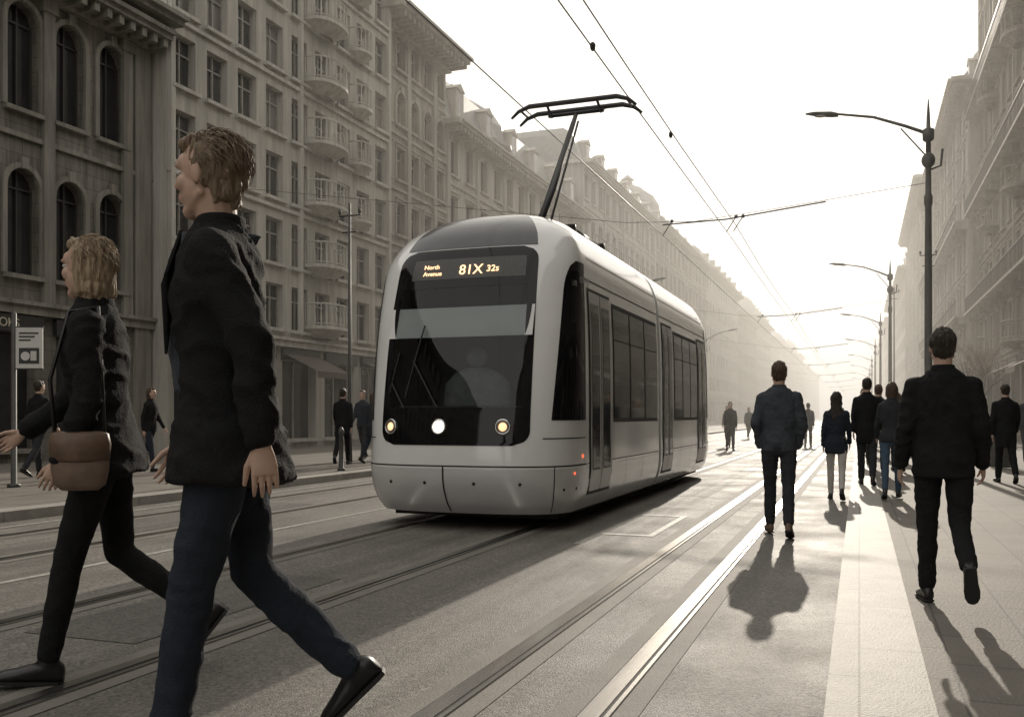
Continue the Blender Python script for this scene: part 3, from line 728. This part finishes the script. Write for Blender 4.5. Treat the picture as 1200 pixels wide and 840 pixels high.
tlr=mk('signal_red',(.5,.10,.04),emit=(1,.20,.06),estr=.5); tld=mk('signal_off',(.03,.05,.03),rough=.3)
def traffic_light(x,y,z0=.12,h=3.4):
    e=empty('traffic_light',(x,y,z0)); m=MB()
    m.tube([(0,0,0),(0,0,.05),(0,0,h)],[.09,.055,.045],10)
    m.box(-.13,.13,-.20,-.04,h-.80,h+.02); 
    for k in range(3): m.rings([(V3((0,-.20,h-.14-.25*k)),V3((.09,0,0)),V3((0,0,.09))),(V3((0,-.30,h-.12-.25*k)),V3((.09,0,0)),V3((0,0,.09)))],12,0,False,False)
    m.obj('pole_and_housing',[polem],e)
    r=MB(); r.ell((0,-.205,h-.14),(.07,.02,.07)); r.obj('red_lamp',[tlr],e,True)
    r=MB(); 
    for k in (1,2): r.ell((0,-.205,h-.14-.25*k),(.07,.02,.07))
    r.obj('unlit_lamps',[tld],e,True)
traffic_light(-10.6,21.3); traffic_light(-10.3,38,.12,3.6)
for (x,y) in ((-10.6,15.4),(2.9,23)):
    e=empty('litter_bin',(x,y,.12)); m=MB(); m.rings([(V3((0,0,z)),V3((r,0,0)),V3((0,r,0))) for z,r in ((0,.2),(.03,.22),(.75,.25),(.78,.27),(.82,.27),(.92,.2),(.96,.05))],16); m.obj('bin_body',[polem],e,True)
for k in range(7):
    e=empty('bollard',(-10.0,12.5+2.2*k,.12)); m=MB(); m.rings([(V3((0,0,z)),V3((r,0,0)),V3((0,r,0))) for z,r in ((0,.08),(.04,.08),(.06,.05),(.75,.045),(.77,.06),(.82,.06),(.9,.02))],12); m.obj('post',[polem],e,True)

# ------------------------------------------------------------ trees (sparse, early-season)
bark=mk('bark',(.10,.08,.06),(.15,.125,.10),scale=12,rough=.9,bump=.6,bscale=30)
leafm=mk('dry_leaves',(.20,.15,.09),(.30,.24,.16),scale=2,rough=.8)
def tree(name,x,y,H,seed,leaves=900,z0=.12):
    random.seed(seed); e=empty(name,(x,y,z0)); m=MB(); tips=[]
    def br(p,d,L,r,lv):
        pts=[p];q=p.copy();dd=d.copy();n_=4
        for i in range(n_):
            dd=(dd+V3((random.uniform(-.18,.18),random.uniform(-.18,.18),random.uniform(-.02,.12)))).normalized(); q=q+dd*L/n_; pts.append(q.copy())
            if lv>=2: tips.append(q.copy())
        m.tube(pts,[r*(1-.5*i/n_) for i in range(n_+1)],6 if lv<2 else 4)
        if lv<4:
            k=(5,4,3,3)[lv]
            for i in range(k):
                f=random.uniform(.45,1) if lv else random.uniform(.7,1)
                pp=pts[min(int(f*n_),n_)]
                a=random.uniform(0,2*math.pi); sp=random.uniform(.45,.95)
                nd=(dd+V3((math.cos(a)*sp,math.sin(a)*sp,.1))).normalized()
                br(pp,nd,L*random.uniform(.55,.78),r*.5,lv+1)
    br(V3((0,0,0)),V3((0,0,1)),H*.40,H*.016,0)
    m.obj('trunk_and_branches',[bark],e,True)
    l=MB()
    for i in range(leaves):
        c=random.choice(tips)+V3([random.gauss(0,.10) for _ in range(3)]); s_=random.uniform(.02,.045)
        a=V3([random.uniform(-1,1) for _ in range(3)]).normalized(); b_=a.orthogonal().normalized()
        l.quad(c-a*s_,c-b_*s_*.6,c+a*s_,c+b_*s_*.6)
    l.obj('leaves',[leafm],e)
tree('street_tree',4.9,46,6.0,5,2500,.1)

# ------------------------------------------------------------ PEOPLE
def cloth(name,c,k=1.35): return mk(name,c,tuple(min(1,x*k) for x in c),scale=9,rough=.9,bump=.45,bscale=120,spec=.2)
skin=mk('skin',(.50,.33,.25),(.55,.38,.295),scale=14,rough=.5,spec=.35)
def hairm(n,a,b): return mk(n,a,b,scale=60,rough=.42,bump=.9,bscale=110,stretch=(1,1,.12))
hairs={'dark':hairm('hair_dark',(.018,.013,.010),(.05,.036,.026)),'brown':hairm('hair_brown',(.05,.032,.02),(.11,.07,.043)),
 'blond':hairm('hair_blond',(.28,.20,.125),(.48,.38,.26)),'light_brown':hairm('hair_light_brown',(.15,.105,.067),(.32,.235,.16))}
eyew=mk('eye_white',(.6,.59,.56),rough=.2); eyed=mk('eye_iris',(.03,.02,.015),rough=.1); lipm=mk('lips',(.38,.18,.145),rough=.4)
black=cloth('black_wool',(.012,.012,.013)); charcoal=cloth('charcoal_cloth',(.030,.032,.036)); navy=cloth('navy_cloth',(.022,.027,.036))
bluegrey=cloth('blue_grey_jacket',(.05,.056,.066)); jeans=cloth('blue_denim',(.055,.085,.125)); djeans=cloth('dark_denim',(.024,.029,.040)); whitet=cloth('white_trousers',(.55,.53,.49),.85)
khaki=cloth('khaki_coat',(.16,.13,.095)); brownl=mk('brown_leather',(.10,.06,.038),(.15,.092,.06),scale=20,rough=.5); blackl=mk('black_leather',(.012,.012,.012),rough=.35); offw=cloth('light_sweater',(.38,.36,.33))
tanbag=mk('tan_leather',(.15,.10,.075),(.22,.155,.115),scale=12,rough=.5)

def finish(mb,name,mat,parent,voxel,smooth=4,disp=0.0,dsc=9,fold=0.0,seed=0,aniso=1):
    me=bpy.data.meshes.new('tmp'); me.from_pydata(mb.v,[],mb.f); me.update()
    o=bpy.data.objects.new('tmp',me); scene.collection.objects.link(o)
    r=o.modifiers.new('r','REMESH'); r.mode='VOXEL'; r.voxel_size=voxel; r.use_smooth_shade=True
    if smooth:
        sm=o.modifiers.new('s','SMOOTH'); sm.factor=.6; sm.iterations=smooth
    dg=bpy.context.evaluated_depsgraph_get(); dg.update()
    nm=bpy.data.meshes.new_from_object(o.evaluated_get(dg)); bpy.data.objects.remove(o,do_unlink=True); bpy.data.meshes.remove(me)
    if disp or fold:
        nm.update()
        norms=[v.normal.copy() for v in nm.vertices]
        for v,nn in zip(nm.vertices,norms):
            p=v.co; k=0
            if disp: k+=disp*noise.noise(V3((p.x*dsc+seed,p.y*dsc,p.z*dsc*aniso)))
            if fold:
                wv=noise.noise(V3((p.x*4+seed,p.y*4,p.z*3)))*1.6
                q1=1-abs(noise.noise(V3((p.x*6+p.z*5+wv+seed,p.y*6-p.z*4+wv,p.z*7+wv))))*3.2
                q2=1-abs(noise.noise(V3((p.x*9-p.z*8+wv,p.y*9+p.z*5+seed,p.z*10-wv))))*3.2
                k+=fold*(.6*max(q1,-.4)+.35*max(q2,-.4))*.6
            v.co=p+nn*k
    nm.name=name; nm.materials.clear(); nm.materials.append(mat)
    nm.polygons.foreach_set('use_smooth',[True]*len(nm.polygons)); nm.update()
    ob=bpy.data.objects.new(name,nm); scene.collection.objects.link(ob); ob.parent=parent
    return ob

def hand(mb,w_,d,nrm,lat,curl=.35,s=1.0):
    d=d.normalized(); nrm=(nrm-d*nrm.dot(d)).normalized(); lat=(lat-d*lat.dot(d)-nrm*lat.dot(nrm)).normalized()
    rs=[(w_-d*.03*s,lat*.024*s,nrm*.019*s),(w_,lat*.025*s,nrm*.017*s),(w_+d*.03*s,lat*.033*s,nrm*.016*s),(w_+d*.065*s,lat*.038*s,nrm*.0145*s),(w_+d*.084*s,lat*.037*s,nrm*.010*s)]
    mb.rings(rs,16)
    for i,(o_,ln) in enumerate(((.0300,.070),(.0100,.079),(-.0100,.073),(-.0290,.056))):
        p=w_+d*.078*s+lat*o_*s; ang=curl*(.45+.16*i); sp=lat*(o_*1.6)
        for seg,(fl,r0,r1) in enumerate(((.46,.0082,.0076),(.30,.0078,.0068),(.24,.0068,.0052))):
            dd=(d*math.cos(ang)+nrm*math.sin(ang)+sp).normalized(); q=p+dd*ln*fl*s
            mb.cap(p,q,r0*s,r1*s,8); p=q; ang+=curl*(1.1 if seg==0 else .8)
    p=w_+d*.022*s+lat*.024*s+nrm*.006*s
    dd=(d*.80+lat*.52+nrm*.25).normalized(); q=p+dd*.042*s; mb.cap(p,q,.0130*s,.0100*s,8)
    dd=(d*.92+lat*.20+nrm*.32).normalized(); q2=q+dd*.030*s; mb.cap(q,q2,.0100*s,.0085*s,8); q3=q2+(dd+nrm*.2).normalized()*.022*s; mb.cap(q2,q3,.0085*s,.0065*s,8)

def person(name,x,y,z0,dirv,H,top,bot,hair,hstyle='short',shoes=blackl,legL=(12,4),legR=(-18,30),armL=(-15,15,8),armR=(18,20,8),female=False,coat=.80,lean=3,vox=.018,foot=(None,None),headyaw=0,bag=None,pocket=(False,False),inner=None,hoff=(0,0),bulk=1.0,flare=0.0,opn=None):
    dirv=V3((dirv[0],dirv[1],0)).normalized(); th=math.atan2(-dirv.x,dirv.y)
    e=empty(name,(x,y,z0),th,H/1.80); near=vox<.016
    sw=.9 if female else 1.0; hw=1.04 if female else 1.0
    ln=rad(lean)
    def T(p):
        p=V3(p); q=p-V3((0,0,.93)); return V3((q.x,q.y*math.cos(ln)+q.z*math.sin(ln),.93-q.y*math.sin(ln)+q.z*math.cos(ln)))
    legs=[];low=9
    for sg,(a,k),fp in ((-1,legL,foot[0]),(1,legR,foot[1])):
        hip=V3((sg*.092*hw,0,.90)); a_=rad(a); knee=hip+V3((-sg*.006,math.sin(a_),-math.cos(a_)))*.43
        b_=rad(a-k); ank=knee+V3((-sg*.004,math.sin(b_),-math.cos(b_)))*.42
        pitch=rad(fp) if fp is not None else rad(min(a-k,0)*.75 if a-k<0 else (a-k)*.6)
        f=V3((sg*.12,math.cos(pitch),math.sin(pitch))).normalized(); up=V3((0,-math.sin(pitch),math.cos(pitch)))
        heel=ank-f*.055-up*.085; toe=ank+f*.19-up*.090
        low=min(low,heel.z-.005,toe.z-.005); legs.append((sg,hip,knee,ank,f,up))
    dz=-low
    Z=V3((0,0,dz))
    m=MB()
    m.rings([(V3((0,0,.80))+Z,V3((.13*hw,0,0)),V3((0,.10,0))),(V3((0,-.01,.86))+Z,V3((.168*hw,0,0)),V3((0,.122,0))),(V3((0,-.008,.93))+Z,V3((.168*hw,0,0)),V3((0,.12,0))),(T((0,0,1.03))+Z,V3((.145,0,0)),V3((0,.102,0)))],20)
    sl=.9 if female else 1.0
    for sg,hip,knee,ank,f,up in legs:
        m.cap(hip+Z+V3((0,0,-.02)),knee+Z,.092*sl*hw,.064*sl,14,(.4,.083*sl))
        m.cap(knee+Z,ank+Z+(knee-ank)*.05,.063*sl,.052*sl if not female else .044,14,(.35,.062*sl))
        if not female: m.ell(ank+Z+(knee-ank)*.10,(.058,.060,.022),12,8)
    finish(m,'trousers',bot,e,vox*.85,5 if near else 3,.004,14,.012 if not female else .007,seed=x)
    m=MB()
    for sg,hip,knee,ank,f,up in legs:
        sd_=f.cross(up).normalized(); A=ank+Z
        prof=[(-.068,.026,.030,-.055),(-.055,.033,.045,-.045),(0,.036,.052,-.038),(.05,.041,.040,-.050),(.11,.045,.030,-.060),(.16,.041,.024,-.066),(.19,.028,.018,-.072),(.202,.012,.01,-.078)]
        m.rings([(A+f*t+up*(zz),sd_*a_,up*b_) for t,a_,b_,zz in prof],14)
        m.cap(A+up*.03,A-up*.03,.040,.040,10)
    finish(m,'shoes',shoes,e,.009 if near else .014,3)
    m=MB()
    for sg,hip,knee,ank,f,up in legs:
        sd_=f.cross(up).normalized(); A=ank+Z-up*.082
        pts=[(-.066,.022),(-.05,.034),(0,.036),(.05,.038),(.11,.046),(.16,.043),(.195,.028),(.207,.010)]
        vs=[];
        for u_ in (-.008,.006):
            vs+= [A+f*t+sd_*w2+up*u_ for t,w2 in pts]+[A+f*t-sd_*w2+up*u_ for t,w2 in reversed(pts)]
        k=16; m.add(vs,[tuple(range(k)),tuple(range(k,2*k))]+[(i,(i+1)%k,k+(i+1)%k,k+i) for i in range(k)])
    m.obj('shoe_soles',[rub],e)
    m=MB(); hz_=coat; bk=bulk
    tr=[(hz_,(.176+flare)*hw*bk,.132+flare*1.6,-.005),(max(hz_+.08,.93),.176*hw*bk,.134+flare*.5,-.004),(1.06,(.165 if not female else .142)*bk,.122 if not female else .105,0),(1.2,.178*sw*bk,.128 if not female else .118,.004),(1.30,.188*sw*bk,.132,.006),(1.38,.186*sw,.122,0),(1.435,.166*sw,.104,-.006),(1.475,.128*sw,.088,-.010),(1.505,.086,.072,-.012),(1.525,.064,.064,-.012)]
    m.rings([((T((0,yo,z)) if z>.93 else V3((0,yo,z)))+Z,V3((a_,0,0)),V3((0,b_,0))) for z,a_,b_,yo in tr],24)
    hands=[]
    for sg,(sw_,el,ab),pk in ((-1,armL,pocket[0]),(1,armR,pocket[1])):
        sh=T((sg*.166*sw,-.005,1.398))+Z; a_=rad(sw_); ab_=rad(ab)
        ud=V3((sg*math.sin(ab_),math.sin(a_)*math.cos(ab_),-math.cos(a_)*math.cos(ab_))).normalized()
        elb=sh+ud*.285; b_=rad(sw_+el); in_=rad(ab-(24 if pk else 8))
        fd=V3((sg*math.sin(in_),math.sin(b_)*math.cos(in_),-math.cos(b_)*math.cos(in_))).normalized()
        wr=elb+fd*.245
        m.ell(sh,(.062*sw,.072,.066)); m.cap(sh,elb,.061*sw*bk,.053*sw*bk,12,(.35,.063*sw*bk)); m.cap(elb,wr,.052*sw*bk,.042*sw*bk,12)
        hands.append((sg,wr,fd,pk))
    finish(m,'jacket',top,e,vox,5 if near else 3,.008,8,.020 if near else .012,seed=y)
    m=MB(); m.rings([(T((0,-.012,1.485))+Z,V3((.086,0,0)),V3((0,.080,0))),(T((0,-.020,1.540))+Z,V3((.070,0,0)),V3((0,.068,0)))],20,0,True,True)
    finish(m,'collar',inner or top,e,.009 if near else .014,2)
    if opn:
        m=MB()
        m.rings([(T((0,.012+b0,z))+Z,V3((w0,0,0)),V3((0,.118,0))) for z,w0,b0 in ((1.02,.05,.020),(1.2,.062,.032),(1.34,.058,.030),(1.44,.045,.0),(1.49,.040,-.03))],16)
        finish(m,'shirt_front',opn,e,.009,3,.003,20)
        m=MB()
        for sg in (-1,1):
            a=T((sg*.060,.085,1.49))+Z; b_=T((sg*.105,.128,1.36))+Z; c=T((sg*.045,.152,1.14))+Z; d=T((sg*.038,.150,1.34))+Z
            m.add([a,b_,c,d,a+V3((0,.008,0)),b_+V3((0,.008,0)),c+V3((0,.008,0)),d+V3((0,.008,0))],[(0,1,2,3),(4,5,6,7),(0,1,5,4),(1,2,6,5),(2,3,7,6),(3,0,4,7)])
        m.obj('lapels',[top],e)
    hc=T((0,.008,1.652))+Z; hy=Matrix.Rotation(rad(headyaw),3,'Z')
    def h(px,py,pz): return hc+hy@V3((px,py,pz))
    m=MB(); m.cap(T((0,-.012,1.46))+Z,h(0,-.018,-.05),.058 if not female else .048,.058 if not female else .047,14)
    m.ell(h(0,-.012,.025),(.074,.093,.104),18,12,0,hy); m.ell(h(0,.018,-.035),(.063,.066,.082),16,10,0,hy); m.ell(h(0,.050,-.096),(.033,.032,.026),12,8,0,hy)
    m.ell(h(0,.066,.042),(.052,.020,.036),12,8,0,hy)
    m.cap(h(0,.083,.024),h(0,.103,-.018),.0075,.0110,8); m.ell(h(-.011,.090,-.021),(.009,.010,.008),8,6,0,hy); m.ell(h(.011,.090,-.021),(.009,.010,.008),8,6,0,hy)
    m.ell(h(0,.078,-.055),(.026,.014,.022),10,8,0,hy)
    for sg in (-1,1):
        m.cap(h(sg*.058,-.01,-.055),h(sg*.020,.055,-.098),.014,.014,8)
        m.ell(h(sg*.037,.056,-.020),(.026,.026,.028),10,8,0,hy)
        m.ell(h(sg*.031,.079,.031),(.022,.010,.007),10,6,0,hy)
        m.ell(h(sg*.076,-.006,-.002),(.008,.018,.031),10,8,0,hy)
    finish(m,'head',skin,e,.0045 if near else .011,2 if near else 3)
    if near:
        m=MB()
        for sg in (-1,1): m.ell(h(sg*.031,.0735,.012),(.0135,.0125,.0085),12,8)
        m.obj('eyes',[eyew],e,True); m=MB()
        for sg in (-1,1): m.ell(h(sg*.031,.0815,.012),(.006,.006,.006),10,6)
        m.obj('irises',[eyed],e,True); m=MB()
        m.ell(h(0,.089,-.050),(.021,.007,.0045),12,6,0,hy); m.ell(h(0,.088,-.059),(.018,.007,.0055),12,6,0,hy); m.obj('lips',[lipm],e,True)
        m=MB()
        for sg in (-1,1): m.tube([h(sg*.014,.088,.034),h(sg*.030,.087,.040),h(sg*.047,.074,.033)],[.003,.004,.002],6)
        m.obj('eyebrows',[hair],e,True)
    m=MB(); m.ell(h(0,-.028,.042),(.080,.096,.096),18,12,0,hy); m.ell(h(0,-.052,-.010),(.070,.056,.075),14,10,0,hy)
    m.ell(h(0,.028,.103),(.052,.048,.028),12,8,0,hy)
    if hstyle in('bob','long'):
        m.ell(h(0,-.040,.02),(.087,.088,.103),16,10,0,hy)
    if hstyle in('bob','long'):
        m.ell(h(0,-.045,-.02),(.088,.075,.10),16,10,0,hy)
        for sg in (-1,1): m.cap(h(sg*.068,-.02,.04),h(sg*.072,-.022,-.10),.026,.020,10)
    if hstyle=='bob': m.ell(h(0,-.05,-.08),(.085,.062,.08),14,10,0,hy)
    if hstyle=='swept': m.ell(h(0,-.036,.03),(.084,.092,.100),16,10,0,hy); m.ell(h(0,.045,.098),(.048,.046,.028),12,8,0,hy); m.ell(h(0,-.055,-.040),(.066,.048,.055),12,8,0,hy)
    if hstyle=='long':
        m.rings([(h(0,-.06,.0),hy@V3((.085,0,0)),hy@V3((0,.055,0))),(h(0,-.075,-.12),hy@V3((.095,0,0)),hy@V3((0,.05,0))),(h(0,-.105,-.26),hy@V3((.10,0,0)),hy@V3((0,.04,0))),(h(0,-.125,-.36),hy@V3((.07,0,0)),hy@V3((0,.025,0)))],16)
    finish(m,'hair',hair,e,.0045 if near else .013,3,.013,70,0,seed=x*3,aniso=.2)
    if near and hstyle in ('bob','swept'):
        random.seed(int(abs(x)*100)); m=MB()
        for i in range(420):
            a=random.uniform(0,2*math.pi); el_=random.uniform(-.1,1.35)
            if math.sin(a)>.35 and el_<.75: continue
            p=V3((math.cos(a)*math.cos(el_)*.083,-.03+math.sin(a)*math.cos(el_)*.094,.035+math.sin(el_)*.098))
            tn=V3((-p.x*.25+random.uniform(-.3,.3),-.75+random.uniform(-.3,.3),-.75)); nn=(p-V3((0,-.03,.03))).normalized(); tn=(tn-nn*tn.dot(nn)).normalized()
            L_=random.uniform(.035,.075)
            m.tube([h(*(p-nn*.004)),h(*(p+tn*L_*.5+nn*.005)),h(*(p+tn*L_-nn*.008))],[.0016,.0020,.0005],4)
        m.obj('hair_strands',[hair],e,True)
    m=MB();any_=False
    for sg,wr,fd,pk in hands:
        if pk: continue
        any_=True; hand(m,wr+fd*.030,fd,V3((-sg,.15,0)),V3((-sg*.15,1,0)),.40,.96 if not female else .86)
    if any_: finish(m,'hands',skin,e,.0032 if near else .009,1 if near else 2)
    if bag=='hand':
        sg=1 if hoff[0]>=0 else -1
        m=MB(); c=V3((hoff[0],hoff[1],.88+dz)); rs=[]
        for t,a_,b_ in ((-.12,.03,.05),(-.10,.042,.070),(-.04,.046,.080),(.04,.046,.080),(.09,.036,.075),(.10,.022,.065)): rs.append((c+V3((0,0,t)),V3((a_,0,0)),V3((0,b_*1.35,0))))
        m.rings(rs,20)
        m.obj('handbag',[tanbag],e,True)
        fl=MB(); fl.rings([(c+V3((-.0,0,t)),V3((a_,0,0)),V3((0,b_,0))) for t,a_,b_ in ((-.01,.050,.09),(0,.053,.112),(.06,.051,.115),(.098,.040,.106),(.108,.025,.09))],20); fl.obj('handbag_flap',[brownl],e,True)
        s_=MB(); s_.tube([c+V3((0,-.09,.09)),T((sg*.17,-.06,1.2))+Z+V3((sg*.03,0,0)),T((sg*.12,-.05,1.46))+Z+V3((0,0,.02)),T((sg*.12,.06,1.45))+Z+V3((0,0,.02)),T((sg*.17,.13,1.2))+Z+V3((sg*.03,0,0)),c+V3((0,.09,.09))],.008,6); s_.obj('bag_strap',[blackl],e,True)
    if bag=='back':
        m=MB(); c=T((0,-.19,1.25))+Z; m.rings([(c+V3((0,0,t)),V3((a_,0,0)),V3((0,b_,0))) for t,a_,b_ in ((-.22,.09,.05),(-.20,.13,.08),(0,.14,.095),(.15,.13,.08),(.2,.10,.05))],16); m.obj('backpack',[navy],e,True)
    return e

person('walking_man',-2.22,2.94,0,(-.86,-.51),2.29,black,djeans,hairs['light_brown'],'swept',blackl,legL=(12,3),legR=(-8,36),armL=(-24,18,13),armR=(4,20,8),vox=.010,coat=.76,lean=4,headyaw=-24,foot=(6,-44),bulk=1.14,flare=.035,opn=bluegrey)
person('walking_woman',-3.40,3.55,0,(-.86,-.51),2.10,black,black,hairs['blond'],'bob',blackl,legL=(15,4),legR=(-5,48),armL=(-6,30,10),armR=(26,26,9),vox=.010,female=True,coat=.82,lean=5,headyaw=-24,bag='hand',hoff=(-.215,.04),foot=(6,-52),bulk=1.12,flare=.02)
person('man_in_black_coat',.48,6.28,.104,(-.05,1),1.66,black,black,hairs['dark'],'short',blackl,legL=(8,4),legR=(-12,48),armL=(-6,24,13),armR=(-4,26,13),vox=.010,coat=.80,lean=2,foot=(0,-62),bulk=1.08)
person('man_in_grey_jacket',-.78,10.1,.0,(-.1,1),1.78,bluegrey,charcoal,hairs['brown'],'short',brownl,legL=(14,6),legR=(-12,16),armL=(-10,30,14),armR=(-8,30,14),vox=.012,coat=.84,lean=2,pocket=(True,True),foot=(4,-22))
person('woman_in_white_trousers',-.32,14.8,0,(0,1),1.60,navy,whitet,hairs['dark'],'long',blackl,legL=(12,6),legR=(-14,24),armL=(-10,25,10),armR=(12,20,10),vox=.016,female=True,coat=.74)
person('woman_in_blue_jeans',.42,13.9,.104,(.05,1),1.58,charcoal,jeans,hairs['brown'],'bob',blackl,legL=(-12,14),legR=(12,4),armL=(14,20,12),armR=(-12,20,12),vox=.016,female=True,coat=.84)
person('man_in_dark_overcoat',2.35,18.0,.1,(-.1,1),1.68,black,black,hairs['dark'],'short',blackl,legL=(12,4),legR=(-14,20),armL=(-10,15,10),armR=(12,20,10),coat=.62)
crowd=[(.12,16.6,(0,1),1.75,black,charcoal,'dark','short'),(.35,19.5,(0,1),1.72,charcoal,black,'brown','short'),(.75,21,(0,1),1.62,khaki,djeans,'brown','bob'),(.1,23,(0,-1),1.75,navy,black,'dark','short'),(.9,25.5,(0,1),1.7,black,djeans,'dark','short'),(.5,28,(0,-1),1.65,offw,black,'blond','long'),(1.3,31,(0,1),1.75,charcoal,black,'dark','short'),(.6,35,(0,1),1.7,black,black,'brown','short'),(3.6,24,(0,-1),1.72,navy,charcoal,'dark','short'),
(-4.3,34,(.2,-1),1.75,black,charcoal,'dark','short'),(-4.9,38,(0,-1),1.66,khaki,black,'brown','bob'),(-1.9,39,(0,1),1.75,charcoal,black,'dark','short'),(-2.6,46,(0,-1),1.7,black,djeans,'dark','short'),(-1.2,50,(0,1),1.7,navy,black,'brown','short'),
(-11.2,19.0,(-.3,1),1.75,black,black,'dark','short'),(-10.8,19.7,(.3,1),1.66,charcoal,djeans,'brown','bob'),(-11.9,21.2,(0,-1),1.75,navy,charcoal,'dark','short'),(-11.4,23.2,(0,1),1.7,black,black,'dark','short'),(-10.7,25.0,(.1,-1),1.62,khaki,black,'blond','long'),(-12.8,16.0,(.6,-1),1.74,charcoal,black,'dark','short'),(-13.4,15.2,(1,.2),1.68,black,djeans,'brown','bob'),(-14.2,13.2,(0,1),1.76,black,charcoal,'dark','short'),(-13.0,27.0,(0,1),1.76,offw,charcoal,'dark','short'),
(1.9,28,(0,1),1.7,black,black,'dark','short'),(2.6,33,(0,-1),1.66,charcoal,djeans,'brown','bob'),(.3,40,(0,1),1.72,navy,black,'dark','short'),(1.1,44,(0,1),1.7,black,charcoal,'dark','short'),(-.9,58,(0,1),1.7,black,charcoal,'dark','short'),(-3.6,62,(0,-1),1.7,navy,charcoal,'dark','short'),(-5.6,52,(.5,-1),1.7,charcoal,black,'dark','short')]
random.seed(2)
plan=[]
for i,(x,y,d,H,t,b_,hc_,hs_) in enumerate(crowd):
    s_=random.choice((1,-1)); A=(random.uniform(10,18),5); Bq=(-random.uniform(10,18),random.uniform(14,30))
    plan.append((i,x,y,d,H,t,b_,hc_,hs_,s_,A,Bq,random.choice((.82,.80,.66))))
for i,x,y,d,H,t,b_,hc_,hs_,s_,A,Bq,ct in plan:
    z0=0 if -9.4<x<-.13 else (.104 if x>0 else .12)
    person('pedestrian',x,y,z0,d,H,t,b_,hairs[hc_],hs_,blackl,legL=A if s_>0 else Bq,legR=Bq if s_>0 else A,armL=(-14*s_,18,9),armR=(14*s_,18,9),female=hs_!='short',vox=.024,coat=ct,bag='back' if i in(4,16) else None)
